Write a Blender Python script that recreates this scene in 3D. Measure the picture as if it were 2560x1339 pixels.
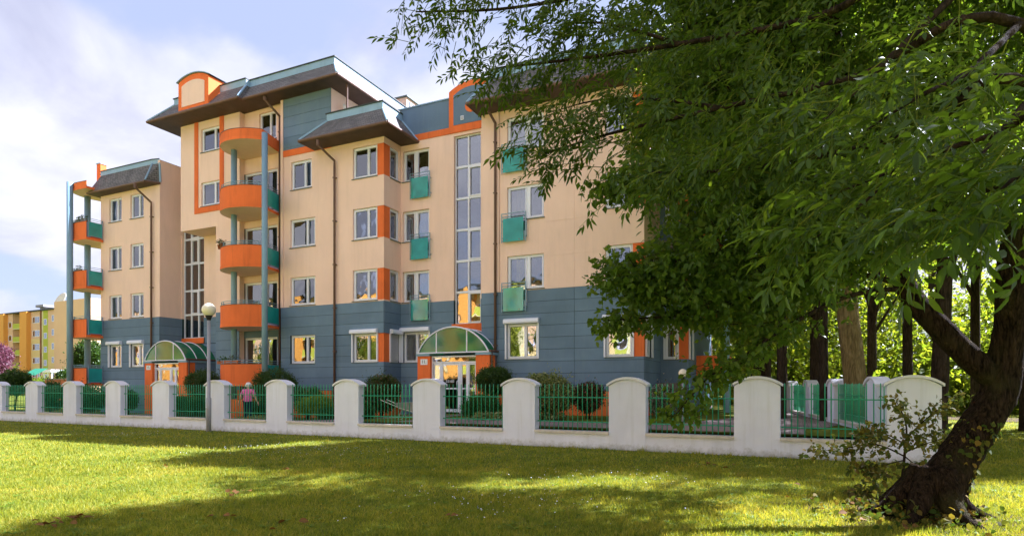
import bpy, bmesh, math, random
import numpy as np
from mathutils import Vector, Matrix, Quaternion

for o in list(bpy.data.objects): bpy.data.objects.remove(o, do_unlink=True)
scene = bpy.context.scene
COL = scene.collection
random.seed(7); RNG = np.random.default_rng(11)

# ------------------------------------------------------------------ camera
EYE = 1.6; FOC = 1530.0; HX = 1280.0; HY = 966.0          # focal length and horizon of the photograph (px of 2560)
TH = math.radians(24.8)                                     # facade runs along +X, camera is yawed to the left
FWD = np.array([-math.sin(TH), math.cos(TH), 0.0]); RGT = np.array([math.cos(TH), math.sin(TH), 0.0])
cam_d = bpy.data.cameras.new('camera'); cam = bpy.data.objects.new('camera', cam_d); COL.objects.link(cam)
cam.location = (0, 0, EYE); cam.rotation_euler = (math.pi/2, 0, TH)
cam_d.sensor_width = 36; cam_d.lens = 36*FOC/2560; cam_d.shift_y = (HY-669.5)/2560; cam_d.clip_end = 3000; cam_d.clip_start = 0.05
scene.camera = cam

# ------------------------------------------------------------------ light
SUN_EL = math.radians(43.0); SUN_AZ = math.radians(48.0)   # azimuth from +X (along the facade) towards +Y (behind it)
SUN = Vector((math.cos(SUN_EL)*math.cos(SUN_AZ), math.cos(SUN_EL)*math.sin(SUN_AZ), math.sin(SUN_EL)))
sd = bpy.data.lights.new('sun', 'SUN'); sd.energy = 5.0; sd.angle = math.radians(0.6); sd.color = (1.0, 0.945, 0.85)
so = bpy.data.objects.new('sun', sd); COL.objects.link(so); so.rotation_euler = SUN.to_track_quat('Z', 'Y').to_euler()
so.location = (40, 40, 60)
world = bpy.data.worlds.new('World'); scene.world = world; world.use_nodes = True
wt = world.node_tree; wt.nodes.clear()
def N(t, typ, **kw):
    n = t.nodes.new(typ)
    for k, v in kw.items():
        if k.startswith('i_'):
            key = k[2:]
            n.inputs[int(key) if key.isdigit() else key.replace('_', ' ')].default_value = v
        else: setattr(n, k, v)
    return n
def mathn(t, op, a, b=None, c=None, clamp=False):
    n = t.nodes.new('ShaderNodeMath'); n.operation = op; n.use_clamp = clamp
    for i, v in enumerate((a, b, c)):
        if v is None: continue
        if isinstance(v, (int, float)): n.inputs[i].default_value = v
        else: t.links.new(v, n.inputs[i])
    return n.outputs[0]
def ramp(t, fac, stops, interp='LINEAR'):
    n = t.nodes.new('ShaderNodeValToRGB'); n.color_ramp.interpolation = interp
    e = n.color_ramp.elements
    while len(e) < len(stops): e.new(0.5)
    for i, (p, c) in enumerate(stops):
        e[i].position = p; e[i].color = (c[0], c[1], c[2], 1) if not isinstance(c, (int, float)) else (c, c, c, 1)
    t.links.new(fac, n.inputs[0]); return n.outputs[0]
def mixc(t, fac, a, b, blend='MIX'):
    n = t.nodes.new('ShaderNodeMix'); n.data_type = 'RGBA'; n.blend_type = blend
    for s, v in ((n.inputs[0], fac), (n.inputs[6], a), (n.inputs[7], b)):
        if isinstance(v, (int, float)): s.default_value = v
        elif isinstance(v, tuple): s.default_value = (v[0], v[1], v[2], 1)
        else: t.links.new(v, s)
    return n.outputs[2]
CLOUD = (0.52, 0.20, 17.7)                                       # which part of the cloud field drifts overhead
sky = N(wt, 'ShaderNodeTexSky', sky_type='NISHITA', sun_disc=False, sun_elevation=SUN_EL, sun_rotation=math.atan2(SUN.x, SUN.y), air_density=1.0, dust_density=1.2, ozone_density=1.5)
tc = N(wt, 'ShaderNodeTexCoord'); sx = N(wt, 'ShaderNodeSeparateXYZ'); wt.links.new(tc.outputs['Generated'], sx.inputs[0])
den = mathn(wt, 'ADD', mathn(wt, 'MAXIMUM', sx.outputs[2], 0.0), 0.42)
cx = mathn(wt, 'ADD', mathn(wt, 'DIVIDE', sx.outputs[0], den), CLOUD[0]); cy = mathn(wt, 'ADD', mathn(wt, 'DIVIDE', sx.outputs[1], den), CLOUD[1])
cv = N(wt, 'ShaderNodeCombineXYZ'); wt.links.new(cx, cv.inputs[0]); wt.links.new(cy, cv.inputs[1]); cv.inputs[2].default_value = CLOUD[2]
n1 = N(wt, 'ShaderNodeTexNoise', i_Scale=1.7, i_Detail=8.0, i_Roughness=0.50, i_Distortion=0.2); wt.links.new(cv.outputs[0], n1.inputs['Vector'])
n2 = N(wt, 'ShaderNodeTexNoise', i_Scale=3.2, i_Detail=7.0, i_Roughness=0.55, i_Distortion=0.3); wt.links.new(cv.outputs[0], n2.inputs['Vector'])
cov = ramp(wt, n1.outputs['Fac'], [(0.375, 0.0), (0.47, 0.82), (0.57, 1.0)], 'EASE')
shade = mathn(wt, 'ADD', mathn(wt, 'MULTIPLY', n2.outputs['Fac'], 0.6), mathn(wt, 'MULTIPLY', n1.outputs['Fac'], 0.55))
ccol = ramp(wt, shade, [(0.44, (0.132, 0.126, 0.130)), (0.56, (0.182, 0.174, 0.164)), (0.69, (0.248, 0.235, 0.205))])
skyc = mixc(wt, 1.0, sky.outputs[0], (0.058, 0.055, 0.048), 'MULTIPLY')
skyc = mixc(wt, 0.78, skyc, (0.140, 0.145, 0.158))                # thin veil of high cloud
wmix = mixc(wt, cov, skyc, ccol)
bg = N(wt, 'ShaderNodeBackground', i_Strength=1.0); wt.links.new(wmix, bg.inputs[0])
wo = N(wt, 'ShaderNodeOutputWorld'); wt.links.new(bg.outputs[0], wo.inputs[0])
vs = scene.view_settings; vs.view_transform = 'Standard'; vs.look = 'None'; vs.gamma = 1.0; vs.use_curve_mapping = False; vs.exposure = 2.3; vs.use_white_balance = True; vs.white_balance_temperature = 5400; vs.white_balance_tint = 21
scene.cycles.max_bounces = 8; scene.cycles.transparent_max_bounces = 24; scene.cycles.use_denoising = True
scene.cycles.diffuse_bounces = 4; scene.cycles.sample_clamp_indirect = 8

# ------------------------------------------------------------------ geometry of the place
def P(x, y, d):                                             # a point of the place d metres in front of the camera
    return np.array([0, 0, EYE]) + d*(FWD + (x-HX)/FOC*RGT + np.array([0, 0, (HY-y)/FOC]))
def hit(x, p0, n):                                          # where the column x meets a vertical plane
    r = FWD[:2] + (x-HX)/FOC*RGT[:2]
    return r*np.dot(np.array(p0)-0, n)/np.dot(r, n)
FB = 22.5; NB = 23.8; M2B = 22.8                            # facade planes
def A(x, b=FB): r = FWD[:2]+(x-HX)/FOC*RGT[:2]; return r[0]*b/r[1]
def Zf(x, y, b=FB): r = FWD[:2]+(x-HX)/FOC*RGT[:2]; return EYE+(HY-y)/FOC*b/r[1]

# ------------------------------------------------------------------ materials
MATS = {}
def newmat(name):
    m = bpy.data.materials.new(name); m.use_nodes = True; t = m.node_tree; t.nodes.clear()
    out = N(t, 'ShaderNodeOutputMaterial'); p = N(t, 'ShaderNodeBsdfPrincipled'); t.links.new(p.outputs[0], out.inputs[0])
    MATS[name] = m; return m, t, p, out
def plaster(name, col, var=0.10, rough=0.85, bump=0.25, scale=1.3, grain=90, streak=0.0, spec=0.3, stain=None, objvar=0.0, splash=0.0, drip=0.0):
    m, t, p, out = newmat(name)
    tc = N(t, 'ShaderNodeTexCoord')
    a = N(t, 'ShaderNodeTexNoise', i_Scale=scale, i_Detail=6.0, i_Roughness=0.6); t.links.new(tc.outputs['Object'], a.inputs['Vector'])
    dk = tuple(c*(1-var) for c in col); lt = tuple(min(1, c*(1+var*0.7)) for c in col)
    c = ramp(t, a.outputs['Fac'], [(0.3, dk), (0.7, lt)])
    if streak > 0:
        mp = N(t, 'ShaderNodeMapping'); mp.inputs['Scale'].default_value = (5, 5, 0.35); t.links.new(tc.outputs['Object'], mp.inputs[0])
        b = N(t, 'ShaderNodeTexNoise', i_Scale=1.0, i_Detail=5.0, i_Roughness=0.65); t.links.new(mp.outputs[0], b.inputs['Vector'])
        s = ramp(t, b.outputs['Fac'], [(0.52, 0.0), (0.75, streak)])
        c = mixc(t, s, c, stain or tuple(x*0.45 for x in col))
    if drip > 0:                                            # grey rain-wash patches
        mp2 = N(t, 'ShaderNodeMapping'); mp2.inputs['Scale'].default_value = (0.9, 0.9, 0.22); t.links.new(tc.outputs['Object'], mp2.inputs[0])
        b2 = N(t, 'ShaderNodeTexNoise', i_Scale=1.0, i_Detail=9.0, i_Roughness=0.7, i_Distortion=0.4); t.links.new(mp2.outputs[0], b2.inputs['Vector'])
        c = mixc(t, ramp(t, b2.outputs['Fac'], [(0.48, 0.0), (0.72, drip)]), c, tuple(x*0.62 for x in col))
    if splash > 0:                                          # mud splashed up from the ground
        sz = N(t, 'ShaderNodeSeparateXYZ'); t.links.new(tc.outputs['Object'], sz.inputs[0])
        b3 = N(t, 'ShaderNodeTexNoise', i_Scale=6.0, i_Detail=8.0, i_Roughness=0.75); t.links.new(tc.outputs['Object'], b3.inputs['Vector'])
        hgt = mathn(t, 'SUBTRACT', mathn(t, 'MULTIPLY', b3.outputs['Fac'], 0.55), sz.outputs[2])
        c = mixc(t, ramp(t, hgt, [(0.10, 0.0), (0.34, splash)]), c, (0.20, 0.19, 0.13))
    if objvar > 0:
        oi = N(t, 'ShaderNodeObjectInfo'); k_ = mathn(t, 'ADD', mathn(t, 'MULTIPLY', oi.outputs['Random'], 2*objvar), 1-objvar)
        cb = N(t, 'ShaderNodeCombineXYZ'); [t.links.new(k_, cb.inputs[i]) for i in range(3)]
        c = mixc(t, 1.0, c, cb.outputs[0], 'MULTIPLY')
    t.links.new(c, p.inputs['Base Color']); p.inputs['Roughness'].default_value = rough; p.inputs['Specular IOR Level'].default_value = spec
    g = N(t, 'ShaderNodeTexNoise', i_Scale=grain, i_Detail=3.0); t.links.new(tc.outputs['Object'], g.inputs['Vector'])
    bm = N(t, 'ShaderNodeBump', i_Strength=bump, i_Distance=0.01); t.links.new(g.outputs['Fac'], bm.inputs['Height']); t.links.new(bm.outputs[0], p.inputs['Normal'])
    return m
plaster('cream', (0.88, 0.635, 0.515), 0.06, streak=0.16, stain=(0.50, 0.34, 0.22), scale=0.5, drip=0.22)
plaster('teal', (0.150, 0.220, 0.310), 0.13, streak=0.30, stain=(0.19, 0.27, 0.31), scale=0.7, objvar=0.07, drip=0.25)
plaster('tealjoint', (0.03, 0.055, 0.065))
plaster('orange', (0.80, 0.175, 0.034), 0.10, streak=0.40, stain=(0.38, 0.085, 0.025), scale=0.9, drip=0.35, objvar=0.05)
plaster('bluetrim', (0.215, 0.34, 0.43), 0.10, rough=0.5, bump=0.05, streak=0.2, spec=0.4)
plaster('fascia', (0.27, 0.41, 0.55), 0.10, rough=0.4, bump=0.03, spec=0.5, streak=0.25)
plaster('white', (0.77, 0.79, 0.90), 0.04, rough=0.35, bump=0.02, spec=0.5)
plaster('whitewall', (0.74, 0.755, 0.90), 0.07, streak=0.32, stain=(0.45, 0.45, 0.46), scale=0.8, objvar=0.035, splash=0.75, drip=0.18)
plaster('capstone', (0.70, 0.70, 0.75), 0.10, rough=0.7, streak=0.3, stain=(0.40, 0.38, 0.34), scale=2.0)
plaster('coping', (0.60, 0.55, 0.50), 0.16, rough=0.8, streak=0.5, stain=(0.25, 0.21, 0.17), scale=3.0)
plaster('sill', (0.12, 0.15, 0.14), 0.1, rough=0.5, bump=0.03)
plaster('soffit', (0.085, 0.050, 0.038), 0.25, rough=0.6, bump=0.3, scale=2.0)
plaster('gutter', (0.15, 0.085, 0.060), 0.2, rough=0.45, bump=0.05)
plaster('darkroof', (0.05, 0.06, 0.06), 0.2, rough=0.6)
plaster('greenrail', (0.035, 0.32, 0.17), 0.15, rough=0.35, bump=0.05, spec=0.5, scale=3)
plaster('galv', (0.30, 0.30, 0.33), 0.14, rough=0.45, bump=0.1, spec=0.5, scale=3, streak=0.3)
plaster('globe', (0.80, 0.72, 0.56), 0.05, rough=0.15, bump=0.0, spec=0.6, streak=0.1)
plaster('interior', (0.16, 0.14, 0.12), 0.2, rough=0.9)
plaster('blind', (0.78, 0.77, 0.78), 0.05, rough=0.8)
plaster('blindgreen', (0.20, 0.42, 0.04), 0.05, rough=0.8)
plaster('curtain', (0.74, 0.72, 0.72), 0.08, rough=0.9)
plaster('curtaindark', (0.17, 0.11, 0.07), 0.1, rough=0.9)
plaster('curtainyellow', (0.62, 0.55, 0.14), 0.1, rough=0.9)
plaster('shutter', (0.50, 0.50, 0.53), 0.04, rough=0.5)
plaster('grey', (0.30, 0.29, 0.29), 0.2, rough=0.6)
plaster('rust', (0.30, 0.13, 0.06), 0.3, rough=0.8)
plaster('rubber', (0.02, 0.02, 0.02), 0.1, rough=0.8)
plaster('terracotta', (0.38, 0.12, 0.05), 0.15)
plaster('numberplate', (0.75, 0.77, 0.80), 0.02, rough=0.3, bump=0)
plaster('ink', (0.015, 0.02, 0.06), 0.02, rough=0.4, bump=0)
plaster('yblock_peach', (0.76, 0.50, 0.29), 0.05, scale=0.3)
plaster('yblock_yellow', (0.76, 0.58, 0.24), 0.05, scale=0.3)
plaster('yblock_orange', (0.78, 0.37, 0.06), 0.05, scale=0.3)
plaster('yblock_lime', (0.48, 0.52, 0.05), 0.05, scale=0.3)
plaster('yblock_pale', (0.72, 0.66, 0.36), 0.05, scale=0.3)
plaster('greensheet', (0.03, 0.19, 0.11), 0.1, rough=0.4)
plaster('skin', (0.62, 0.34, 0.22), 0.05, rough=0.5, bump=0)
plaster('pink', (0.78, 0.16, 0.42), 0.10, rough=0.9, bump=0.1, scale=6)
plaster('navy', (0.012, 0.018, 0.05), 0.1, rough=0.9)
plaster('whitehair', (0.70, 0.68, 0.65), 0.15, rough=0.7, scale=25, bump=0.8, grain=60)
plaster('flower', (0.70, 0.10, 0.16), 0.2, rough=0.8)

def glass(name, tint, fac, rough=0.015, ripple=0.02):
    m = bpy.data.materials.new(name); m.use_nodes = True; t = m.node_tree; t.nodes.clear(); MATS[name] = m
    out = N(t, 'ShaderNodeOutputMaterial'); tr = N(t, 'ShaderNodeBsdfTransparent'); tr.inputs[0].default_value = (*tint, 1)
    gl = N(t, 'ShaderNodeBsdfGlossy', i_Roughness=rough); gl.inputs[0].default_value = (0.95, 0.95, 0.95, 1)
    tc = N(t, 'ShaderNodeTexCoord'); nz = N(t, 'ShaderNodeTexNoise', i_Scale=1.6, i_Detail=1.0); t.links.new(tc.outputs['Object'], nz.inputs['Vector'])
    bm = N(t, 'ShaderNodeBump', i_Strength=ripple, i_Distance=0.3); t.links.new(nz.outputs['Fac'], bm.inputs['Height']); t.links.new(bm.outputs[0], gl.inputs['Normal'])
    fr = N(t, 'ShaderNodeFresnel', i_IOR=1.6); f = mathn(t, 'ADD', mathn(t, 'MULTIPLY', fr.outputs[0], 1.2), fac, clamp=True)
    mx = N(t, 'ShaderNodeMixShader'); t.links.new(f, mx.inputs[0]); t.links.new(tr.outputs[0], mx.inputs[1]); t.links.new(gl.outputs[0], mx.inputs[2]); t.links.new(mx.outputs[0], out.inputs[0])
    return m
glass('pane', (0.72, 0.74, 0.77), 0.15)
glass('farpane', (0.10, 0.11, 0.12), 0.25)
def greenglass(name, col, tr=0.4):
    m, t, p, out = newmat(name)
    p.inputs['Base Color'].default_value = (*col, 1); p.inputs['Roughness'].default_value = 0.06; p.inputs['Specular IOR Level'].default_value = 1.0
    tl = N(t, 'ShaderNodeBsdfTranslucent'); tl.inputs[0].default_value = (*[min(1, c*1.7) for c in col], 1)
    tc = N(t, 'ShaderNodeTexCoord'); nz = N(t, 'ShaderNodeTexNoise', i_Scale=2.5, i_Detail=3.0); t.links.new(tc.outputs['Object'], nz.inputs['Vector'])
    c = ramp(t, nz.outputs['Fac'], [(0.3, tuple(x*0.7 for x in col)), (0.7, tuple(x*1.15 for x in col))]); t.links.new(c, p.inputs['Base Color'])
    mx = N(t, 'ShaderNodeMixShader'); mx.inputs[0].default_value = tr
    t.links.new(p.outputs[0], mx.inputs[1]); t.links.new(tl.outputs[0], mx.inputs[2]); t.links.new(mx.outputs[0], out.inputs[0])
greenglass('greenglass', (0.06, 0.46, 0.43)); greenglass('canopyglass', (0.05, 0.30, 0.14), 0.5)

def shingles():
    m, t, p, out = newmat('shingle')
    uv = N(t, 'ShaderNodeUVMap')
    br = N(t, 'ShaderNodeTexBrick', offset=0.5); t.links.new(uv.outputs[0], br.inputs['Vector'])
    br.inputs['Color1'].default_value = (0.20, 0.185, 0.18, 1); br.inputs['Color2'].default_value = (0.13, 0.12, 0.118, 1); br.inputs['Mortar'].default_value = (0.02, 0.02, 0.02, 1)
    for k, v in (('Scale', 1.0), ('Mortar Size', 0.012), ('Brick Width', 0.24), ('Row Height', 0.13), ('Bias', 0.0)): br.inputs[k].default_value = v
    nz = N(t, 'ShaderNodeTexNoise', i_Scale=1.2, i_Detail=5.0); t.links.new(uv.outputs[0], nz.inputs['Vector'])
    c = mixc(t, 0.7, br.outputs['Color'], ramp(t, nz.outputs['Fac'], [(0.3, 0.55), (0.7, 1.2)]), 'MULTIPLY')
    t.links.new(c, p.inputs['Base Color']); p.inputs['Roughness'].default_value = 0.75
    bm = N(t, 'ShaderNodeBump', i_Strength=0.8, i_Distance=0.03); inv = mathn(t, 'SUBTRACT', 1.0, br.outputs['Fac']); t.links.new(inv, bm.inputs['Height']); t.links.new(bm.outputs[0], p.inputs['Normal'])
shingles()
def paving(name, c1, c2, w, h):
    m, t, p, out = newmat(name)
    tc = N(t, 'ShaderNodeTexCoord'); mp = N(t, 'ShaderNodeMapping'); t.links.new(tc.outputs['Object'], mp.inputs[0])
    br = N(t, 'ShaderNodeTexBrick', offset=0.5); t.links.new(mp.outputs[0], br.inputs['Vector'])
    br.inputs['Color1'].default_value = (*c1, 1); br.inputs['Color2'].default_value = (*c2, 1); br.inputs['Mortar'].default_value = (0.04, 0.035, 0.03, 1)
    for k, v in (('Scale', 1.0), ('Mortar Size', 0.008), ('Brick Width', w), ('Row Height', h)): br.inputs[k].default_value = v
    nz = N(t, 'ShaderNodeTexNoise', i_Scale=0.8, i_Detail=6.0); t.links.new(tc.outputs['Object'], nz.inputs['Vector'])
    c = mixc(t, 0.8, br.outputs['Color'], ramp(t, nz.outputs['Fac'], [(0.3, 0.6), (0.7, 1.15)]), 'MULTIPLY')
    t.links.new(c, p.inputs['Base Color']); p.inputs['Roughness'].default_value = 0.85
    bm = N(t, 'ShaderNodeBump', i_Strength=0.6, i_Distance=0.01); inv = mathn(t, 'SUBTRACT', 1.0, br.outputs['Fac']); t.links.new(inv, bm.inputs['Height']); t.links.new(bm.outputs[0], p.inputs['Normal'])
paving('paving', (0.33, 0.25, 0.23), (0.26, 0.20, 0.185), 0.22, 0.11)
plaster('paver', (0.31, 0.235, 0.215), 0.2, scale=3, streak=0.0)

def turf(name, c1, c2, c3):
    m, t, p, out = newmat(name)
    tc = N(t, 'ShaderNodeTexCoord')
    a = N(t, 'ShaderNodeTexNoise', i_Scale=0.55, i_Detail=7.0, i_Roughness=0.62); t.links.new(tc.outputs['Object'], a.inputs['Vector'])
    b = N(t, 'ShaderNodeTexNoise', i_Scale=14.0, i_Detail=5.0, i_Roughness=0.7); t.links.new(tc.outputs['Object'], b.inputs['Vector'])
    c = ramp(t, a.outputs['Fac'], [(0.30, c1), (0.52, c2), (0.72, c3)])
    c = mixc(t, 0.75, c, ramp(t, b.outputs['Fac'], [(0.3, 0.45), (0.7, 1.35)]), 'MULTIPLY')
    t.links.new(c, p.inputs['Base Color']); p.inputs['Roughness'].default_value = 0.95; p.inputs['Specular IOR Level'].default_value = 0.1
    bm = N(t, 'ShaderNodeBump', i_Strength=0.6, i_Distance=0.05); t.links.new(b.outputs['Fac'], bm.inputs['Height']); t.links.new(bm.outputs[0], p.inputs['Normal'])
turf('turf', (0.08, 0.115, 0.011), (0.13, 0.155, 0.014), (0.19, 0.19, 0.03))
turf('soil', (0.045, 0.03, 0.018), (0.08, 0.055, 0.03), (0.07, 0.08, 0.02))

def leafmat(name, cols, trans=0.45, rough=0.4, spec=0.4, tmul=(1.5, 1.6, 0.6)):
    m, t, p, out = newmat(name)
    g = N(t, 'ShaderNodeNewGeometry')
    k = len(cols)
    c = ramp(t, g.outputs['Random Per Island'], [(i/max(1, k-1), cc) for i, cc in enumerate(cols)])
    t.links.new(c, p.inputs['Base Color']); p.inputs['Roughness'].default_value = rough; p.inputs['Specular IOR Level'].default_value = spec
    tl = N(t, 'ShaderNodeBsdfTranslucent'); cc = mixc(t, 1.0, c, tmul, 'MULTIPLY'); t.links.new(cc, tl.inputs[0])
    mx = N(t, 'ShaderNodeMixShader'); mx.inputs[0].default_value = trans
    t.links.new(p.outputs[0], mx.inputs[1]); t.links.new(tl.outputs[0], mx.inputs[2]); t.links.new(mx.outputs[0], out.inputs[0])
leafmat('leaf_ash', [(0.034, 0.066, 0.006), (0.058, 0.104, 0.008), (0.045, 0.083, 0.007), (0.105, 0.160, 0.014)], 0.55, spec=0.3, tmul=(1.9, 1.7, 0.45))
leafmat('leaf_elm', [(0.050, 0.098, 0.009), (0.080, 0.140, 0.011), (0.062, 0.115, 0.010), (0.135, 0.195, 0.018)], 0.55, spec=0.3, tmul=(1.9, 1.7, 0.45))
leafmat('leaf_park', [(0.075, 0.125, 0.009), (0.12, 0.175, 0.012), (0.18, 0.215, 0.018), (0.095, 0.15, 0.010)], 0.62, spec=0.25, tmul=(1.9, 1.7, 0.45))
leafmat('leaf_dark', [(0.028, 0.062, 0.010), (0.045, 0.09, 0.014), (0.062, 0.115, 0.02)], 0.3)
leafmat('leaf_hedge', [(0.03, 0.085, 0.015), (0.045, 0.12, 0.02), (0.06, 0.14, 0.025)], 0.3)
leafmat('leaf_varieg', [(0.10, 0.15, 0.03), (0.22, 0.25, 0.07), (0.30, 0.30, 0.13), (0.07, 0.12, 0.02)], 0.3)
leafmat('leaf_lime', [(0.16, 0.24, 0.01), (0.24, 0.28, 0.015), (0.10, 0.20, 0.015)], 0.35)
leafmat('leaf_redtip', [(0.03, 0.07, 0.012), (0.045, 0.09, 0.015), (0.05, 0.08, 0.02), (0.16, 0.07, 0.03)], 0.25)
leafmat('leaf_redflower', [(0.025, 0.06, 0.012), (0.03, 0.06, 0.012), (0.04, 0.07, 0.015), (0.34, 0.06, 0.05)], 0.25)
leafmat('leaf_whiteflower', [(0.04, 0.09, 0.02), (0.06, 0.11, 0.025), (0.45, 0.36, 0.36), (0.05, 0.1, 0.02)], 0.25)
leafmat('leaf_plum', [(0.12, 0.035, 0.06), (0.20, 0.075, 0.11), (0.06, 0.012, 0.03), (0.32, 0.16, 0.20)], 0.35, tmul=(1.3, 1.0, 1.1))
leafmat('leaf_ivy', [(0.035, 0.065, 0.012), (0.08, 0.10, 0.015), (0.20, 0.13, 0.02), (0.05, 0.09, 0.015), (0.10, 0.05, 0.015)], 0.3, rough=0.7, spec=0.12)
leafmat('leaf_sapling', [(0.05, 0.075, 0.018), (0.10, 0.12, 0.03), (0.19, 0.14, 0.03), (0.06, 0.09, 0.02), (0.14, 0.11, 0.05)], 0.35, rough=0.7, spec=0.12)
leafmat('leaf_weed', [(0.10, 0.165, 0.014), (0.14, 0.21, 0.018), (0.19, 0.24, 0.03)], 0.4, rough=0.6, spec=0.2)
leafmat('leaf_brown', [(0.15, 0.075, 0.020), (0.22, 0.115, 0.028), (0.10, 0.048, 0.015)], 0.2, rough=0.7, spec=0.12, tmul=(1.2, 0.9, 0.5))
leafmat('grassblade', [(0.12, 0.168, 0.012), (0.235, 0.268, 0.020), (0.315, 0.32, 0.030), (0.175, 0.228, 0.016), (0.42, 0.38, 0.09)], 0.45, rough=0.6, spec=0.25, tmul=(1.7, 1.42, 0.5))
def grassmat():
    m = MATS['grassblade']; t = m.node_tree; p = [n for n in t.nodes if n.type == 'BSDF_PRINCIPLED'][0]; src = p.inputs['Base Color'].links[0].from_socket
    tc = N(t, 'ShaderNodeTexCoord'); a = N(t, 'ShaderNodeTexNoise', i_Scale=0.8, i_Detail=6.0, i_Roughness=0.65); t.links.new(tc.outputs['Object'], a.inputs['Vector'])
    b = N(t, 'ShaderNodeTexNoise', i_Scale=5.0, i_Detail=4.0, i_Roughness=0.6); t.links.new(tc.outputs['Object'], b.inputs['Vector'])
    f = mathn(t, 'ADD', mathn(t, 'MULTIPLY', a.outputs['Fac'], 0.6), mathn(t, 'MULTIPLY', b.outputs['Fac'], 0.4))
    k = ramp(t, f, [(0.36, (0.50, 0.66, 0.6)), (0.50, (0.95, 1.0, 0.9)), (0.62, (1.25, 1.12, 1.3))])
    c = mixc(t, 1.0, src, k, 'MULTIPLY')
    for l in list(src.links):
        to = l.to_socket
        if to.node != c.node: t.links.new(c, to)
grassmat()
def bark(name, c1, c2, scale=6, moss=None):
    m, t, p, out = newmat(name)
    tc = N(t, 'ShaderNodeTexCoord'); mp = N(t, 'ShaderNodeMapping'); mp.inputs['Scale'].default_value = (2.2, 2.2, 0.45); t.links.new(tc.outputs['Object'], mp.inputs[0])
    a = N(t, 'ShaderNodeTexNoise', i_Scale=scale, i_Detail=8.0, i_Roughness=0.65, i_Distortion=0.6); t.links.new(mp.outputs[0], a.inputs['Vector'])
    v = N(t, 'ShaderNodeTexVoronoi', i_Scale=scale*1.4); v.feature = 'DISTANCE_TO_EDGE'; t.links.new(mp.outputs[0], v.inputs['Vector'])
    h = mathn(t, 'ADD', a.outputs['Fac'], mathn(t, 'MULTIPLY', mathn(t, 'MINIMUM', v.outputs['Distance'], 0.25), 0.5))
    c = ramp(t, h, [(0.38, c1), (0.78, c2)])
    if moss:
        b = N(t, 'ShaderNodeTexNoise', i_Scale=1.6, i_Detail=6.0); t.links.new(tc.outputs['Object'], b.inputs['Vector'])
        c = mixc(t, ramp(t, b.outputs['Fac'], [(0.5, 0.0), (0.68, 0.6)]), c, moss)
    t.links.new(c, p.inputs['Base Color']); p.inputs['Roughness'].default_value = 0.95; p.inputs['Specular IOR Level'].default_value = 0.04
    bm = N(t, 'ShaderNodeBump', i_Strength=1.0, i_Distance=0.12); t.links.new(h, bm.inputs['Height']); t.links.new(bm.outputs[0], p.inputs['Normal'])
bark('bark_near', (0.006, 0.0045, 0.0035), (0.062, 0.041, 0.026), 10, (0.06, 0.06, 0.022))
bark('bark_pale', (0.10, 0.075, 0.03), (0.27, 0.20, 0.09), 5)
bark('bark_dark', (0.018, 0.014, 0.010), (0.07, 0.05, 0.035), 5)
def M(n): return MATS[n]

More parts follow.
